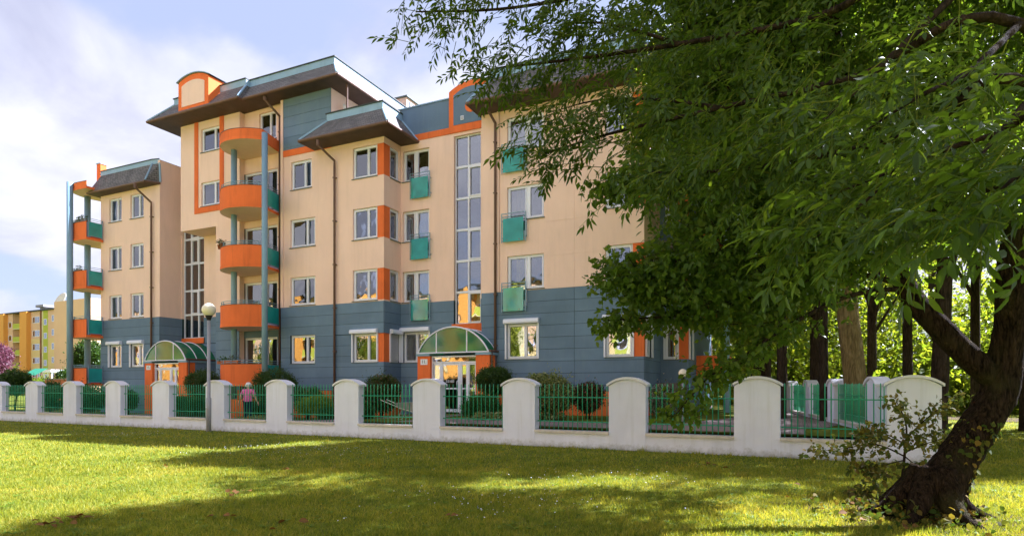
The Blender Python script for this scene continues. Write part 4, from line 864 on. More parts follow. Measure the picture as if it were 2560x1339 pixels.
for sgn in (-1, 1):
    sh = jt((sgn*.17,.01,1.30), .065, chst); el = jt((sgn*.27,-.02,1.07), .044, sh); el2 = jt((sgn*.285,-.01,1.03), .042, el); wr = jt((sgn*.36,.03,.84), .027, el2); pm_ = jt((sgn*.38,.035,.785), (.032,.02), wr)
    for k, (dx, dy, L, r) in enumerate(((.0,.028,.085,.009),(.008,.012,.095,.0095),(.012,-.004,.09,.009),(.012,-.02,.075,.008))):
        f1 = jt((sgn*(.385+dx),.035+dy,.755), r, pm_); f2 = jt((sgn*(.392+dx),.035+dy,.755-L*.5), r*.95, f1); jt((sgn*(.386+dx),.03+dy,.755-L), r*.8, f2)
    t1 = jt((sgn*.365,.062,.79), .0105, pm_); jt((sgn*.362,.08,.755), .009, t1)
    hp = jt((sgn*.085,0,.80), .095, pel); kn = jt((sgn*.095,.015,.46), .062, hp); an = jt((sgn*.10,-.015,.09), .042, kn); jt((sgn*.105,.10,.035), (.045,.03), an)
body = skin('body', J, Ed, Rd, 'skin', PER)
def chain(name, pts, mat, root=0, sub=2):
    jj = [p[0] for p in pts]; return skin(name, jj, [(p[2], i) for i, p in enumerate(pts) if p[2] is not None], [p[1] for p in pts], mat, PER, root, sub)
chain('shirt', [((0,0,.76),(.20,.15),None),((0,0,.95),(.185,.13),0),((0,0,1.08),(.178,.122),1),((0,.01,1.25),(.185,.12),2),((0,.025,1.345),(.10,.085),3),((-.175,.01,1.295),.085,3),((-.235,-.005,1.16),.078,5),((-.255,-.01,1.10),.074,6),((.175,.01,1.295),.085,3),((.235,-.005,1.16),.078,8),((.255,-.01,1.10),.074,9)], 'pink')
chain('trousers', [((0,0,.96),(.165,.12),None),((-.09,0,.78),.108,0),((-.098,.012,.46),.082,1),((-.103,-.012,.10),.07,2),((.09,0,.78),.108,0),((.098,.012,.46),.082,4),((.103,-.012,.10),.07,5)], 'navy')
for sgn in (-1, 1): chain('shoe', [((sgn*.103,-.03,.05),.045,None),((sgn*.108,.06,.04),.045,0),((sgn*.112,.13,.035),.036,1)], 'rubber')
hm = MB(); n = 12
for i in range(n+1):
    ph = math.pi*i/n
    for j in range(20):
        t = 2*math.pi*j/20; r = 1+.04*math.sin(5*t+i)+.03*math.sin(9*t-2*i); face = max(0, math.sin(t))*(1 if i > 5 else 0)
        hm.v.append((.108*r*math.sin(ph)*math.cos(t), .035+.125*r*math.sin(ph)*math.sin(t)*(1-.35*face), 1.525+.125*math.cos(ph)*(1 if i < 6 else 1.05)))
for i in range(n):
    for j in range(20): hm.f.append((i*20+j, i*20+(j+1)%20, (i+1)*20+(j+1)%20, (i+1)*20+j)); hm.uv.append([(0,0)]*4)
o = bpy.data.meshes.new('hair'); o.from_pydata(hm.v, [], hm.f); ho = link('hair', o, 'whitehair', PER, smooth=True)
fc = MB()
for sgn in (-1, 1): fc.lathe((sgn*.03,.132,1.525), [(.001,-.01),(.009,-.004),(.009,.004),(.001,.01)], 8)
me = bpy.data.meshes.new('eyes'); me.from_pydata(fc.v, [], fc.f); link('eyes', me, 'ink', body)

# ------------------------------------------------------------------ wheelbarrow
q = P(1012, HY, 20.3); zg = gz(q[0])+.012; WB = thing('wheelbarrow', (q[0], q[1], zg), 'grey metal wheelbarrow with long thin handles parked before the reddish shrub', 'wheelbarrow')
WB.rotation_euler = (0, 0, .25)
def wb(name, m, mat, smooth=False, par=None):
    me = bpy.data.meshes.new(name); me.from_pydata(m.v, [], m.f); return link(name, me, mat, par or WB, smooth=smooth)
t = MB(); bot = [(-.05,-.17,.30),(.42,-.17,.28),(.42,.17,.28),(-.05,.17,.30)]; top = [(-.28,-.31,.56),(.62,-.27,.58),(.62,.27,.58),(-.28,.31,.56)]; ti = [(p[0]*.97, p[1]*.95, p[2]) for p in top]; bi = [(p[0]*.97+.005, p[1]*.95, p[2]+.015) for p in bot]
t.add(bot+top, [(0,1,2,3),(0,4,5,1),(1,5,6,2),(2,6,7,3),(3,7,4,0)]); t.add(bi+ti, [(3,2,1,0),(1,5,4,0),(2,6,5,1),(3,7,6,2),(0,4,7,3)]); t.add(top+ti, [(0,1,5,4),(1,2,6,5),(2,3,7,6),(3,0,4,7)]); tray = wb('tray', t, 'grey')
for sgn in (-1, 1):
    h = MB(); h.tube([(.66,sgn*.05,.20),(.30,sgn*.17,.27),(-.10,sgn*.24,.40),(-.75,sgn*.27,.66)], .014, 8); ho = wb('handle', h, 'coping', True); g = MB(); g.tube([(-.75,sgn*.27,.66),(-.86,sgn*.275,.70)], .019, 8); wb('grip', g, 'rubber', True, ho)
    l = MB(); l.tube([(-.02,sgn*.20,.34),(-.16,sgn*.22,.02),(-.02,sgn*.22,.02),(.12,sgn*.19,.30)], .012, 6); wb('leg', l, 'grey', True)
w = MB(); w.lathe((0,0,0), [(.09,-.03),(.13,-.035),(.165,-.02),(.17,0),(.165,.02),(.13,.035),(.09,.03)], 20); w.v = [(.66+v[0], v[2], .17+v[1]) for v in w.v]; wo = wb('wheel', w, 'rubber', True); h = MB(); h.lathe((0,0,0), [(.001,-.022),(.092,-.022),(.092,.022),(.001,.022)], 14); h.v = [(.66+v[0], v[2], .17+v[1]) for v in h.v]; wb('hub', h, 'rust', False, wo)

# ------------------------------------------------------------------ yellow blocks of flats (far left, and the one across the lawn seen in the window panes)
def yblock(name, label, org, fr, segs, rows, roofz, depth=11, group=None, split=None):
    Y = thing(name, org, label, 'building', group)
    for (s0, s1, kind, d, z1, mats) in segs:
        zt = z1 or roofz; cuts = [(-.3, split, mats[1]), (split, zt, mats[0])] if mats[0] != mats[1] else [(-.3, zt, mats[0])]
        if kind == 'balc':
            MB().fbox(fr, s0, s1, -depth, -1.25, -.3, zt).build('wall', mats[0], Y)
            for (a, b) in rows:
                bo = MB().fbox(fr, s0+.05, s1-.05, -.08, .0, a-.75, a+.25).build('balcony', mats[1], Y); MB().fbox(fr, s0+.02, s1-.02, -1.25, .02, a-.93, a-.76).build('balcony_slab', 'yblock_pale', bo)
                m = MB(); x0, x1 = s0+(s1-s0)*.45, s1-.2; m.fbox(fr, x0, x1, -1.25, -1.2, a-.7, b); wo = m.build('window', 'white', Y); MB().fbox(fr, x0+.1, x1-.1, -1.2, -1.19, a-.5, b-.1).build('pane', 'farpane', wo)
            continue
        for (za, zb_, mt) in cuts: MB().fbox(fr, s0, s1, -depth, d, za, zb_).build('wall', mt, Y)
        if kind in ('win', 'small', 'win2'):
            for (a, b) in rows:
                w = s1-s0; f0, f1 = {'win': (.18,.82), 'small': (.14,.78), 'win2': (.25,.68)}[kind]; x0, x1 = s0+w*f0, s0+w*f1; dz = .55 if kind == 'small' else 0
                bb = b-dz*.3 if kind == 'small' else b; aa = a-dz if kind == 'small' else a; bb = aa+1.2 if kind == 'small' else b
                m = MB(); n = 1 if kind == 'small' else 3
                m.fbox(fr, x0, x1, d-.05, d+.03, aa, aa+.10); m.fbox(fr, x0, x1, d-.05, d+.03, bb-.10, bb)
                for i in range(n+1): xx = x0+(x1-x0-.12)*i/n; m.fbox(fr, xx, xx+.12, d-.05, d+.03, aa+.10, bb-.10)
                wo = m.build('window', 'white', Y); MB().fbox(fr, x0+.03, x1-.03, d+.001, d+.012, aa+.03, bb-.03).build('pane', 'farpane', wo)
    a, b = min(s[0] for s in segs), max(s[1] for s in segs)
    MB().fbox(fr, a-.2, b+.2, -depth-.3, .35, roofz+.003, roofz+.25).build('roof', 'darkroof', Y)
    return Y
yth = math.radians(2.53); yu = np.array([math.cos(yth), -math.sin(yth)]); yn = np.array([-math.sin(yth), -math.cos(yth)]); yp = P(80, HY, 125)[:2]; yfr = FR(yp, yu, yn)
def ys(x): q = hit(x, yp, yn); return float(np.dot(q-yp, yu))
def yz(x, y): q = hit(x, yp, yn); return EYE+(HY-y)/FOC*float(np.dot(q, FWD[:2]))
rows = [(yz(90, y1), yz(90, y0)) for y0, y1 in ((791,807),(825,841),(859,875),(893,908))]; rows.append((rows[-1][0]-2.8, rows[-1][1]-2.8))
pe, ye, orr, li, pa_ = 'yblock_peach', 'yblock_yellow', 'yblock_orange', 'yblock_lime', 'yblock_pale'
segs = [(ys(-60), ys(-30), 'win', 0, None, (pe, ye)), (ys(-30), ys(4), 'balc', 0, None, (pa_, li)), (ys(4), ys(19.7), 'strip', .8, None, (orr, orr)), (ys(19.7), ys(32), 'small', 0, None, (pe, pe)), (ys(32), ys(60), 'balc', 0, None, (pa_, li)), (ys(60), ys(77), 'strip', .8, None, (orr, orr)),
        (ys(77), ys(104), 'win', 0, None, (pe, ye)), (ys(104), ys(108), 'strip', 0.01, None, (pa_, pa_)), (ys(108), ys(120), 'small', 0, None, (li, li)), (ys(120), ys(158), 'win2', 0, None, (pe, ye)), (ys(158), ys(163), 'strip', 0.01, None, (pe, ye)), (ys(163), ys(197), 'balc', 0, None, (pa_, li)), (ys(197), ys(209), 'strip', .8, None, (orr, orr)), (ys(209), ys(300), 'strip', 5, yz(230, 760), (pe, pe))]
roofz = yz(100, 777); spl = rows[1][0]-.45
YB = yblock('apartment_block', 'far yellow and peach block of flats with lime balconies at the left edge', (*yp, 0), yfr, segs, rows, roofz, group=None, split=spl)
for x in (76, 136):
    s = ys(x); m = MB(); m.fbox(yfr, s-1.0, s+1.0, -4, -2.2, roofz+.25, roofz+1.2); v = m.build('roof_vent', 'grey', YB); MB().fbox(yfr, s-1.5, s+1.5, -4.6, -1.6, roofz+1.2, roofz+1.7).build('vent_cap', 'grey', v)
s = ys(103.5); MB().fbox(yfr, s-.12, s+.12, .0, .22, -.2, roofz).build('downpipe', 'rust', YB)
q = yfr(ys(163), .5, roofz+.9); dsh = MB(); dsh.lathe((0,0,0), [(0.001,0),(.9,.1),(1.5,.4),(1.45,.45),(.8,.15),(.001,.05)], 16); rot = Matrix.Rotation(math.radians(65), 3, 'X'); dsh.v = [tuple(Vector(q)+Vector((0,0,.6))+rot@Vector(v)) for v in dsh.v]; dsh.build('satellite_dish', 'globe', YB, smooth=True)
# the block across the lawn, behind the camera
ob = -30.0; ofr = FR((0, ob), (-1, 0), (0, 1)); osegs = []; s = -30.0; pat = [(3.4,'win',0,(pe,ye)),(1.2,'strip',.02,(pa_,pa_)),(1.7,'small',0,(li,li)),(3.6,'win2',0,(pe,ye)),(3.3,'balc',0,(pa_,li)),(1.6,'strip',.8,(orr,orr))]
i = 0
while s < 150: wdt, kd, dd, mm = pat[i % 6]; osegs.append((s, s+wdt, kd, dd, None, mm)); s += wdt; i += 1
orow = [(1.6+2.8*k, 3.0+2.8*k) for k in range(5)]
yblock('apartment_block', 'yellow and orange block of flats across the lawn, mirrored in the window panes', (-60, ob, 0), ofr, osegs, orow, 15.6, split=6.8)

# ------------------------------------------------------------------ small things by the yellow block
q = P(93, HY, 62); SH = thing('shelter', (q[0], q[1], .1), 'green corrugated shelter roof on posts before the yellow flats', 'shelter'); zt, zb_ = EYE+46/FOC*62, EYE+28/FOC*62
m = MB(); w = 31/FOC*62; n = 44
for i in range(n+1): x = -w+2*w*i/n; b = .03*(i % 2); m.v += [(q[0]+x*FU[0], q[1]+x*FU[1]-b-.8, zb_), (q[0]+x*FU[0], q[1]+x*FU[1]-b+.4, zt)]
for i in range(n): m.f.append((2*i, 2*i+2, 2*i+3, 2*i+1)); m.uv.append([(0,0)]*4)
m.build('roof_sheet', 'greensheet', SH)
for x in (-w*.8, -w*.1, w*.6): MB().cyl(q[0]+x*FU[0], q[1]+x*FU[1], .0, zb_+.4, .07, seg=8).build('post', 'gutter', SH)
q = P(150, HY, 66); PAV = thing('pavilion', (q[0], q[1], .1), 'low pale canopy on a white frame beside the green shelter roof', 'canopy'); w = 26/FOC*66; z = EYE+35/FOC*66
MB().box(q[0]-w, q[0]+w, q[1]-1.5, q[1]+1.5, z, z+.3).build('canopy_roof', 'white', PAV)
for x in (-w*.9, -w*.3, w*.3, w*.9): MB().box(q[0]+x-.05, q[0]+x+.05, q[1]-1.4, q[1]-1.3, 0, z).build('post', 'white', PAV)
q0, q1 = P(118, HY, 47), P(172, HY, 43); LW = thing('low_wall', (q0[0], q0[1], 0), 'low terracotta coloured wall with a dark coping between hedge and left balcony column', 'wall'); u = (q1-q0)[:2]; L = np.linalg.norm(u); u = u/L; lf = FR(q0[:2], u, (u[1], -u[0]))
MB().fbox(lf, 0, L, -.15, .15, 0, EYE+17/FOC*45).build('wall_body', 'terracotta', LW); MB().fbox(lf, -.05, L+.05, -.2, .2, EYE+17/FOC*45+.003, EYE+20/FOC*45).build('coping', 'gutter', LW)

# ------------------------------------------------------------------ flower pots and boxes on the balconies
def potplant(name, p, kind, label, mat, n=40, w=.5):
    T = thing(name, tuple(p), label, 'plant pot', 'pots and flower boxes on the balconies'); x, y, z = p
    if kind == 'pot':
        m = MB(); m.lathe(p, [(.001,0),(.075,0),(.10,.16),(.112,.16),(.112,.195),(.095,.195),(.088,.15),(.001,.14)], 14); m.build('pot', 'terracotta', T, smooth=True); r = (.12,.12,.13); zz = .27
    else:
        m = MB(); m.box(x-w/2, x+w/2, y-.09, y+.09, z, z+.15); m.build('box', 'terracotta' if mat != 'leaf_dark' else 'gutter', T); r = (w/2,.10,.13); zz = .22
    q, o = inblobs([((x, y, z+zz), r)], n, .3); leafobj('foliage', [clump(q, o, 4, .07, .07, .04, .1)], mat, T, tuple(p))
PLANTS = [('flower_pot', (-25.3, 20.98, 8.26), 'pot', 'left terracotta pot on the railing of the middle round balcony', 'leaf_redtip', 30, .3), ('flower_pot', (-24.95, 20.82, 8.26), 'pot', 'right terracotta pot on the railing of the middle round balcony', 'leaf_redflower', 30, .3),
          ('flower_box', (-24.2, 20.78, 2.70), 'box', 'brown flower box on the lowest round balcony', 'leaf_redtip', 40, .9), ('flower_box', (-25.2, 21.05, 2.70), 'box', 'short flower box at the left end of the lowest round balcony', 'leaf_hedge', 30, .5),
          ('flower_box', (-37.35, 21.66, 11.08), 'box', 'box of upright green plants on the top balcony of the left wing', 'leaf_dark', 90, 1.0), ('flower_box', (-37.9, 21.8, 8.28), 'box', 'small planter on the second highest balcony of the left wing', 'leaf_redtip', 30, .4)]
# ------------------------------------------------------------------ vegetation
def leaf_arrays(pos, d, nrm, L, W, detail=1):
    """pos,d,nrm: (n,3); L,W: (n,). Leaf blades with a folded midrib. detail 0: 4 verts/2 tris, 1: 6 verts/4 tris"""
    d = d/np.linalg.norm(d, axis=1, keepdims=True); s = np.cross(d, nrm); s /= np.linalg.norm(s, axis=1, keepdims=True)+1e-9; u = np.cross(s, d); n = len(pos); L = L[:, None]; W = W[:, None]
    if detail == 0:
        v = np.stack([pos, pos+d*L*.45+s*W*.5+u*W*.16, pos+d*L-u*L*.06, pos+d*L*.45-s*W*.5+u*W*.16], 1); f = np.array([[0,1,2],[0,2,3]])
    else:
        v = np.stack([pos, pos+d*L*.28+s*W*.42+u*W*.16, pos+d*L*.62+s*W*.42+u*W*.12-u*L*.03, pos+d*L-u*L*.12, pos+d*L*.62-s*W*.42+u*W*.12-u*L*.03, pos+d*L*.28-s*W*.42+u*W*.16, pos+d*L*.45-u*L*.01], 1)
        f = np.array([[0,1,6],[1,2,6],[2,3,6],[3,4,6],[4,5,6],[5,0,6]])
    k = v.shape[1]; F = (f[None]+(np.arange(n)*k)[:, None, None]).reshape(-1, 3); return v.reshape(-1, 3), F
def npmesh(name, v, f):
    me = bpy.data.meshes.new(name); me.vertices.add(len(v)); me.vertices.foreach_set('co', np.ascontiguousarray(v, dtype=np.float32).ravel())
    me.loops.add(len(f)*3); me.loops.foreach_set('vertex_index', np.ascontiguousarray(f, dtype=np.int32).ravel()); me.polygons.add(len(f)); me.polygons.foreach_set('loop_start', np.arange(0, len(f)*3, 3, dtype=np.int32)); me.update(calc_edges=True); return me
def rnd_unit(n): q = RNG.normal(size=(n, 3)); return q/np.linalg.norm(q, axis=1, keepdims=True)
def leafobj(name, arrs, mat, parent, org, kind='stuff'):
    off = 0; V = []; Fs = []
    for v, f in arrs: V.append(v); Fs.append(f+off); off += len(v)
    V = np.concatenate(V)-np.array(org); me = npmesh(name, V, np.concatenate(Fs)); o = link(name, me, mat, parent, org)
    if kind: o['kind'] = kind
    return o
def inblobs(blobs, n, shell=.45):
    """n points in a union of ellipsoids (centre, radii, weight), denser towards the outside"""
    w = np.array([b[2] if len(b) > 2 else np.prod(b[1])**(2/3) for b in blobs]); idx = RNG.choice(len(blobs), n, p=w/w.sum()); C = np.array([b[0] for b in blobs])[idx]; R = np.array([b[1] for b in blobs])[idx]
    u = rnd_unit(n); r = (shell+(1-shell)*RNG.random(n))**.7; return C+u*R*r[:, None], u
def clump(pts, out, per, spread, L, W, droop=.3, detail=0, up=.6):
    """leaves gathered on short twigs: every point becomes a twig with `per` leaves"""
    n = len(pts); tw = out+rnd_unit(n)*.7+np.array([0, 0, -droop]); tw /= np.linalg.norm(tw, axis=1, keepdims=True)
    p = np.repeat(pts, per, 0); t = np.repeat(tw, per, 0); k = n*per; fr = np.tile(np.linspace(0, 1, per), n)
    p = p+t*(spread*fr*(.6+.8*RNG.random(k)))[:, None]+RNG.normal(size=(k, 3))*spread*.13; d = t*.6+rnd_unit(k)*.8+np.array([0, 0, -droop]); nr = rnd_unit(k)*.75+np.array([0, 0, up])
    sc = .65+.7*RNG.random(k); return leaf_arrays(p, d, nr, L*sc, W*sc, detail)
for a_ in PLANTS: potplant(*a_)
def shrub(name, x, y0, y1, wpx, dep, label, mat, zb=None, leaf=.055, n=900, shape=1.0, stem=True, group='garden shrubs', bark_='bark_dark', lumps=5, cat='shrub'):
    n = int(n*1.5); leaf = leaf*1.15
    c = P(x, HY, dep); zt = EYE+(HY-y0)/FOC*dep; zl = EYE+(HY-y1)/FOC*dep; g = gz(c[0]) if zb is None else zb; rw = wpx/FOC*dep/2; rz = (zt-zl)/2; zc = (zt+zl)/2
    T = thing(name, (c[0], c[1], g), label, cat, group); bl = [((c[0], c[1], zc), (rw*.92, rw*.92, rz*.95))]
    for i in range(lumps): a = 2*math.pi*i/lumps+random.random(); bl.append(((c[0]+.55*rw*math.cos(a), c[1]+.55*rw*math.sin(a), zc+random.uniform(-.4,.45)*rz), (rw*.45, rw*.45, rz*.5)))
    p, o = inblobs(bl, n, .6); p[:, 2] = np.maximum(p[:, 2], g+.03); leafobj('foliage', [clump(p, o, 5, leaf*1.6, leaf, leaf*.55, .1)], mat, T, (c[0], c[1], g))
    sp_ = bl[0][0]+rnd_unit(46)*np.array([rw*1.02, rw*1.02, rz*1.04]); sp_ = sp_[sp_[:, 2] > g+.1]; leafobj('sprig', [clump(sp_, (sp_-np.array(bl[0][0])), 7, leaf*4.0, leaf, leaf*.5, -.1)], mat, T, (c[0], c[1], g))
    m = MB()
    for i in range(4): a = random.uniform(0, 6.3); r = rw*.45; m.tube([(c[0]+.05*math.cos(a), c[1]+.05*math.sin(a), g-.05), (c[0]+.3*r*math.cos(a), c[1]+.3*r*math.sin(a), (g+zc)/2), (c[0]+r*math.cos(a), c[1]+r*math.sin(a), zc+.2*rz)], [.03, .022, .01], 6)
    m.build('stem', bark_, T); return T
shrub('round_shrub', 691, 919, 1020, 106, 27.0, 'large round dark green shrub right of the person in pink', 'leaf_dark', n=2600)
shrub('round_shrub', 510, 922, 1000, 84, 29.5, 'dark green rounded shrub left of the orange balconies behind the lamp post', 'leaf_dark', n=1800)
shrub('clipped_shrub', 952, 936, 1030, 96, 23.5, 'rounded shrub with reddish tips left of the entrance, behind the wheelbarrow', 'leaf_redtip', n=2400)
shrub('topiary_shrub', 1233, 917, 985, 84, 22.6, 'dark ball-shaped shrub on a bare stem right of the glass entrance door', 'leaf_dark', n=1900)
shrub('low_shrub', 1205, 985, 1048, 100, 21.4, 'low leafy green shrub below the ball-shaped shrub by the entrance', 'leaf_hedge', n=1500)
shrub('variegated_shrub', 1372, 935, 1030, 124, 20.6, 'pale yellow variegated shrub behind the fence right of the entrance', 'leaf_varieg', n=3000, leaf=.06)
shrub('flowering_shrub', 1470, 957, 1028, 76, 21.0, 'small dark shrub dotted with red flowers before the orange plinth', 'leaf_redflower', n=1300)
shrub('flowering_shrub', 1655, 962, 1036, 64, 21.5, 'green shrub with whitish flowers by the right corner of the house', 'leaf_whiteflower', n=1300)
shrub('golden_shrub', 800, 992, 1030, 62, 25.0, 'bright lime golden shrub right of the two behind the railing', 'leaf_lime', n=900)
shrub('golden_shrub', 767, 996, 1032, 44, 25.4, 'smaller lime golden shrub left of its twin behind the railing', 'leaf_lime', n=600)
shrub('garden_shrub', 770, 968, 1035, 66, 26.8, 'mid green shrub standing behind the two lime golden shrubs', 'leaf_hedge', n=1300)
shrub('garden_shrub', 905, 1005, 1045, 60, 22.4, 'low dark shrub at the foot of the reddish clipped shrub', 'leaf_dark', n=700)
shrub('garden_shrub', 645, 1000, 1045, 50, 28.0, 'low dark green bush close behind the person in pink', 'leaf_dark', n=800)
shrub('garden_shrub', 820, 1022, 1048, 44, 23.5, 'small flat green shrub at the right end of the golden shrub bed', 'leaf_hedge', n=500)
shrub('dark_shrub', 36, 925, 985, 66, 37.0, 'dark green mounded shrub behind the leftmost railing', 'leaf_dark', n=1500, leaf=.09)
shrub('garden_shrub', 215, 962, 1025, 84, 33.0, 'green bush below the lowest balcony of the left wing', 'leaf_dark', n=1200, leaf=.08)
shrub('garden_shrub', 128, 955, 1022, 60, 32.0, 'green bush behind the second railing from the left', 'leaf_hedge', n=1000, leaf=.08)
shrub('garden_shrub', 322, 978, 1020, 32, 31.0, 'small rounded bush left of the entrance numbered fifteen', 'leaf_dark', n=700, leaf=.07)
shrub('golden_shrub', 100, 948, 972, 80, 50.0, 'loose yellowish bush under the green shelter roof', 'leaf_lime', n=700, leaf=.12)
shrub('plum_tree', -42, 850, 945, 116, 48.0, 'pink and purple leaved ornamental tree at the left edge', 'leaf_plum', n=2400, leaf=.13, group=None, cat='tree')
shrub('conifer', 222, 852, 940, 62, 52.0, 'dark evergreen tree seen through the balcony columns of the left wing', 'leaf_dark', n=2000, leaf=.16, group=None, cat='tree')
shrub('round_tree', 163, 930, 955, 26, 56.0, 'small dark tree beside the pale canopy', 'leaf_dark', n=700, leaf=.14, group=None, cat='tree')
# hedge left of the lamp
HG = thing('hedge', (*P(470, HY, 27)[:2], .12), 'clipped green hedge behind the railing left of the lamp post', 'hedge'); q = P(470, HY, 27.5); w = 46/FOC*27.5
p = np.stack([q[0]+RNG.uniform(-w, w, 3500), q[1]+RNG.uniform(-.5, .5, 3500), .12+RNG.random(3500)**.6*(EYE-26/FOC*27.5-.12)], 1); leafobj('foliage', [clump(p, rnd_unit(3500)+np.array([0,-.6,.4]), 4, .08, .06, .035)], 'leaf_hedge', HG, (q[0], q[1], .12))
# ground cover before the right block
def cover(name, x0, x1, y, dep, n, mat, label):
    a, b = P(x0, HY, dep), P(x1, HY, dep); t = RNG.random((n, 1)); p = a[None]*(1-t)+b[None]*t+RNG.normal(size=(n, 3))*np.array([.1,.25,0]); p[:, 2] = np.array([gz(q) for q in p[:, 0]])+.04+RNG.random(n)*.16
    o = leafobj(name, [clump(p, rnd_unit(n)+np.array([0,0,.8]), 4, .07, .10, .06)], mat, None, (a[0], a[1], gz(a[0]))); setp(o, label, 'plants', kind='stuff')
cover('ground_cover', 1180, 1400, 0, 20.2, 420, 'leaf_varieg', 'pale variegated ground cover plants along the path behind the fence')
cover('ground_cover', 600, 720, 0, 24.6, 300, 'leaf_varieg', 'pale variegated ground cover plants near the feet of the person')

# ---- limbs
def limb(pts, radii, seg=10, wob=0.0, name='limb', mat='bark_near', parent=None, org=None, rough=.0):
    P_ = spline(pts, 7); n = len(P_); rr = np.interp(np.linspace(0, len(radii)-1, n), range(len(radii)), radii)
    if wob: P_ = [p+RNG.normal(size=3)*wob*r for p, r in zip(P_, rr)]
    m = MB(); m.tube(P_, list(rr), seg)
    if rough:
        v = np.array(m.v); k = 0
        for i in range(n):
            c = np.array(P_[i])
            for j in range(seg): a = v[k]-c; an = 2*math.pi*j/seg; v[k] = c+a*(1+rough*(math.sin(3*an+i*.11)*.5+math.sin(5*an-i*.17+1)*.35)+RNG.normal()*rough*.25); k += 1
        m.v = [tuple(q) for q in v]
    return m.build(name, mat, parent, org, smooth=True)
def twigs(m, base, tip, n=3, r=.008):
    m.tube([base, (np.array(base)+np.array(tip))/2+np.array([0, 0, .05]), tip], [r*1.6, r*1.2, r*.5], 5, cap=False)

# ---- leaning tree at the right, broad leaves
tb = P(2318, 1290, 7.55); tb[2] = 0.0
LT = thing('leaning_tree', tuple(tb), 'dark leaning tree with ivy at its foot at the right edge of the lawn', 'tree', None); LO = tuple(tb)
base = [tb+np.array([0,0,-.25]), P(2330,1262,7.55), P(2395,1150,7.6), P(2452,1060,7.6), P(2496,985,7.6), P(2505,915,7.6)]
limb(base, [.40,.32,.225,.207,.20,.205], 26, name='trunk', parent=LT, org=LO, rough=.10)
for an_, ln_ in ((2.6, 1.0), (3.5, .9), (4.3, .8), (5.3, .75), (.3, .7)):
    ru = np.array([math.cos(an_), math.sin(an_), 0]); limb([tb+np.array([.08,.05,.55])+ru*.12, tb+ru*.34+np.array([0,0,.20]), tb+ru*(.34+.3*ln_)+np.array([0,0,.05]), tb+ru*(.34+.75*ln_)+np.array([0,0,-.06])], [.16,.13,.075,.03], 10, name='root', parent=LT, org=LO, rough=.08)
fork = P(2497, 950, 7.6)
limb([fork, P(2425,895,7.65), P(2340,810,7.8), P(2265,720,8.0), P(2215,560,8.2), P(2140,330,8.4), P(2085,80,8.6), P(2050,-250,8.8)], [.17,.15,.14,.13,.125,.115,.10,.08], 16, name='limb', parent=LT, org=LO, rough=.08)
limb([P(2503,930,7.6), P(2525,820,7.5), P(2535,640,7.3), P(2600,400,7.2), P(2650,100,7.2), P(2700,-300,7.3)], [.20,.165,.15,.135,.12,.09], 16, name='limb', parent=LT, org=LO, rough=.08)
brs = [([P(2085,90,8.6), P(1980,70,8.3), P(1880,45,8.0), P(1740,60,7.7)], .05), ([P(2215,560,8.2), P(2080,560,7.9), P(1900,600,7.5), P(1740,640,7.2), P(1560,690,7.0)], .05), ([P(2262,720,8.0), P(2120,740,7.7), P(1960,820,7.3), P(1860,890,7.0), P(1770,945,6.8), P(1690,1035,6.7)], .035),
       ([P(2140,330,8.4), P(1990,380,8.0), P(1820,420,7.6), P(1650,440,7.2), P(1530,470,7.0)], .045), ([P(2260,710,8.0), P(2100,680,8.0), P(1950,720,7.6), P(1750,780,7.3), P(1520,800,7.0)], .04), ([P(2180,450,8.3), P(2000,500,8.0), P(1850,520,8.0), P(1700,560,7.8)], .04),
       ([P(2085,80,8.6), P(1950,150,8.0), P(1800,200,7.6), P(1640,260,7.3)], .045), ([P(2140,330,8.4), P(2250,280,8.0), P(2380,200,7.6)], .05), ([P(2060,-100,8.7), P(1900,-150,8.3), P(1700,-100,8.0)], .05)]
pts = []; outs = []
for (pl, r) in brs:
    limb(pl, [r, r*.75, r*.45, r*.2], 7, name='branch', mat='bark_dark', parent=LT, org=LO)
def region(n, x0, x1, y0f, y1f, d0, d1):
    x = RNG.uniform(x0, x1, n); lo = np.array([y0f(t) for t in x]); hi = np.array([y1f(t) for t in x]); y = lo+(hi-lo)*RNG.random(n); d = RNG.uniform(d0, d1, n)
    return np.array([0, 0, EYE])+d[:, None]*(FWD[None]+((x-HX)/FOC)[:, None]*RGT[None]+np.stack([0*x, 0*x, (HY-y)/FOC], 1))
def along(polys, n, sig, t0=.25):
    out = []
    for (pl, r) in polys:
        S = np.array(spline(pl, 10)); t = t0+(1-t0)*RNG.random(n)**.8; i = (t*(len(S)-1)); a = np.floor(i).astype(int).clip(0, len(S)-2); f = (i-a)[:, None]; q = S[a]*(1-f)+S[a+1]*f
        out.append(q+RNG.normal(size=(n, 3))*np.array(sig)*(1.15-.6*t)[:, None])
    return np.concatenate(out)
EB = [(P(1640,690,7.2),(.7,.8,.30)),(P(1800,620,7.4),(.9,1.0,.75)),(P(1700,745,7.2),(.75,.7,.24)),(P(1930,680,7.5),(.9,1.0,.5)),(P(1540,795,7.1),(.30,.35,.09)),(P(1585,680,7.0),(.50,.5,.26)),(P(1880,800,7.4),(.6,.7,.25)),(P(2080,640,7.8),(.9,1,.6)),
      (P(1660,440,7.2),(.6,.7,.17)),(P(1535,455,7.1),(.28,.35,.13)),(P(1820,430,7.6),(1.,1.,.55)),(P(2000,450,8.0),(1.1,1.1,.7)),(P(1800,250,7.7),(1.0,1.1,.6)),(P(2000,180,8.0),(1.2,1.2,.8)),(P(2250,350,7.6),(1.1,1.2,.9)),(P(2400,150,7.4),(1.2,1.3,.9)),(P(1700,80,8.0),(1.,1.2,.6)),(P(2150,560,7.3),(.9,1,.5)),(P(2400,500,7.2),(.8,.9,.6))]
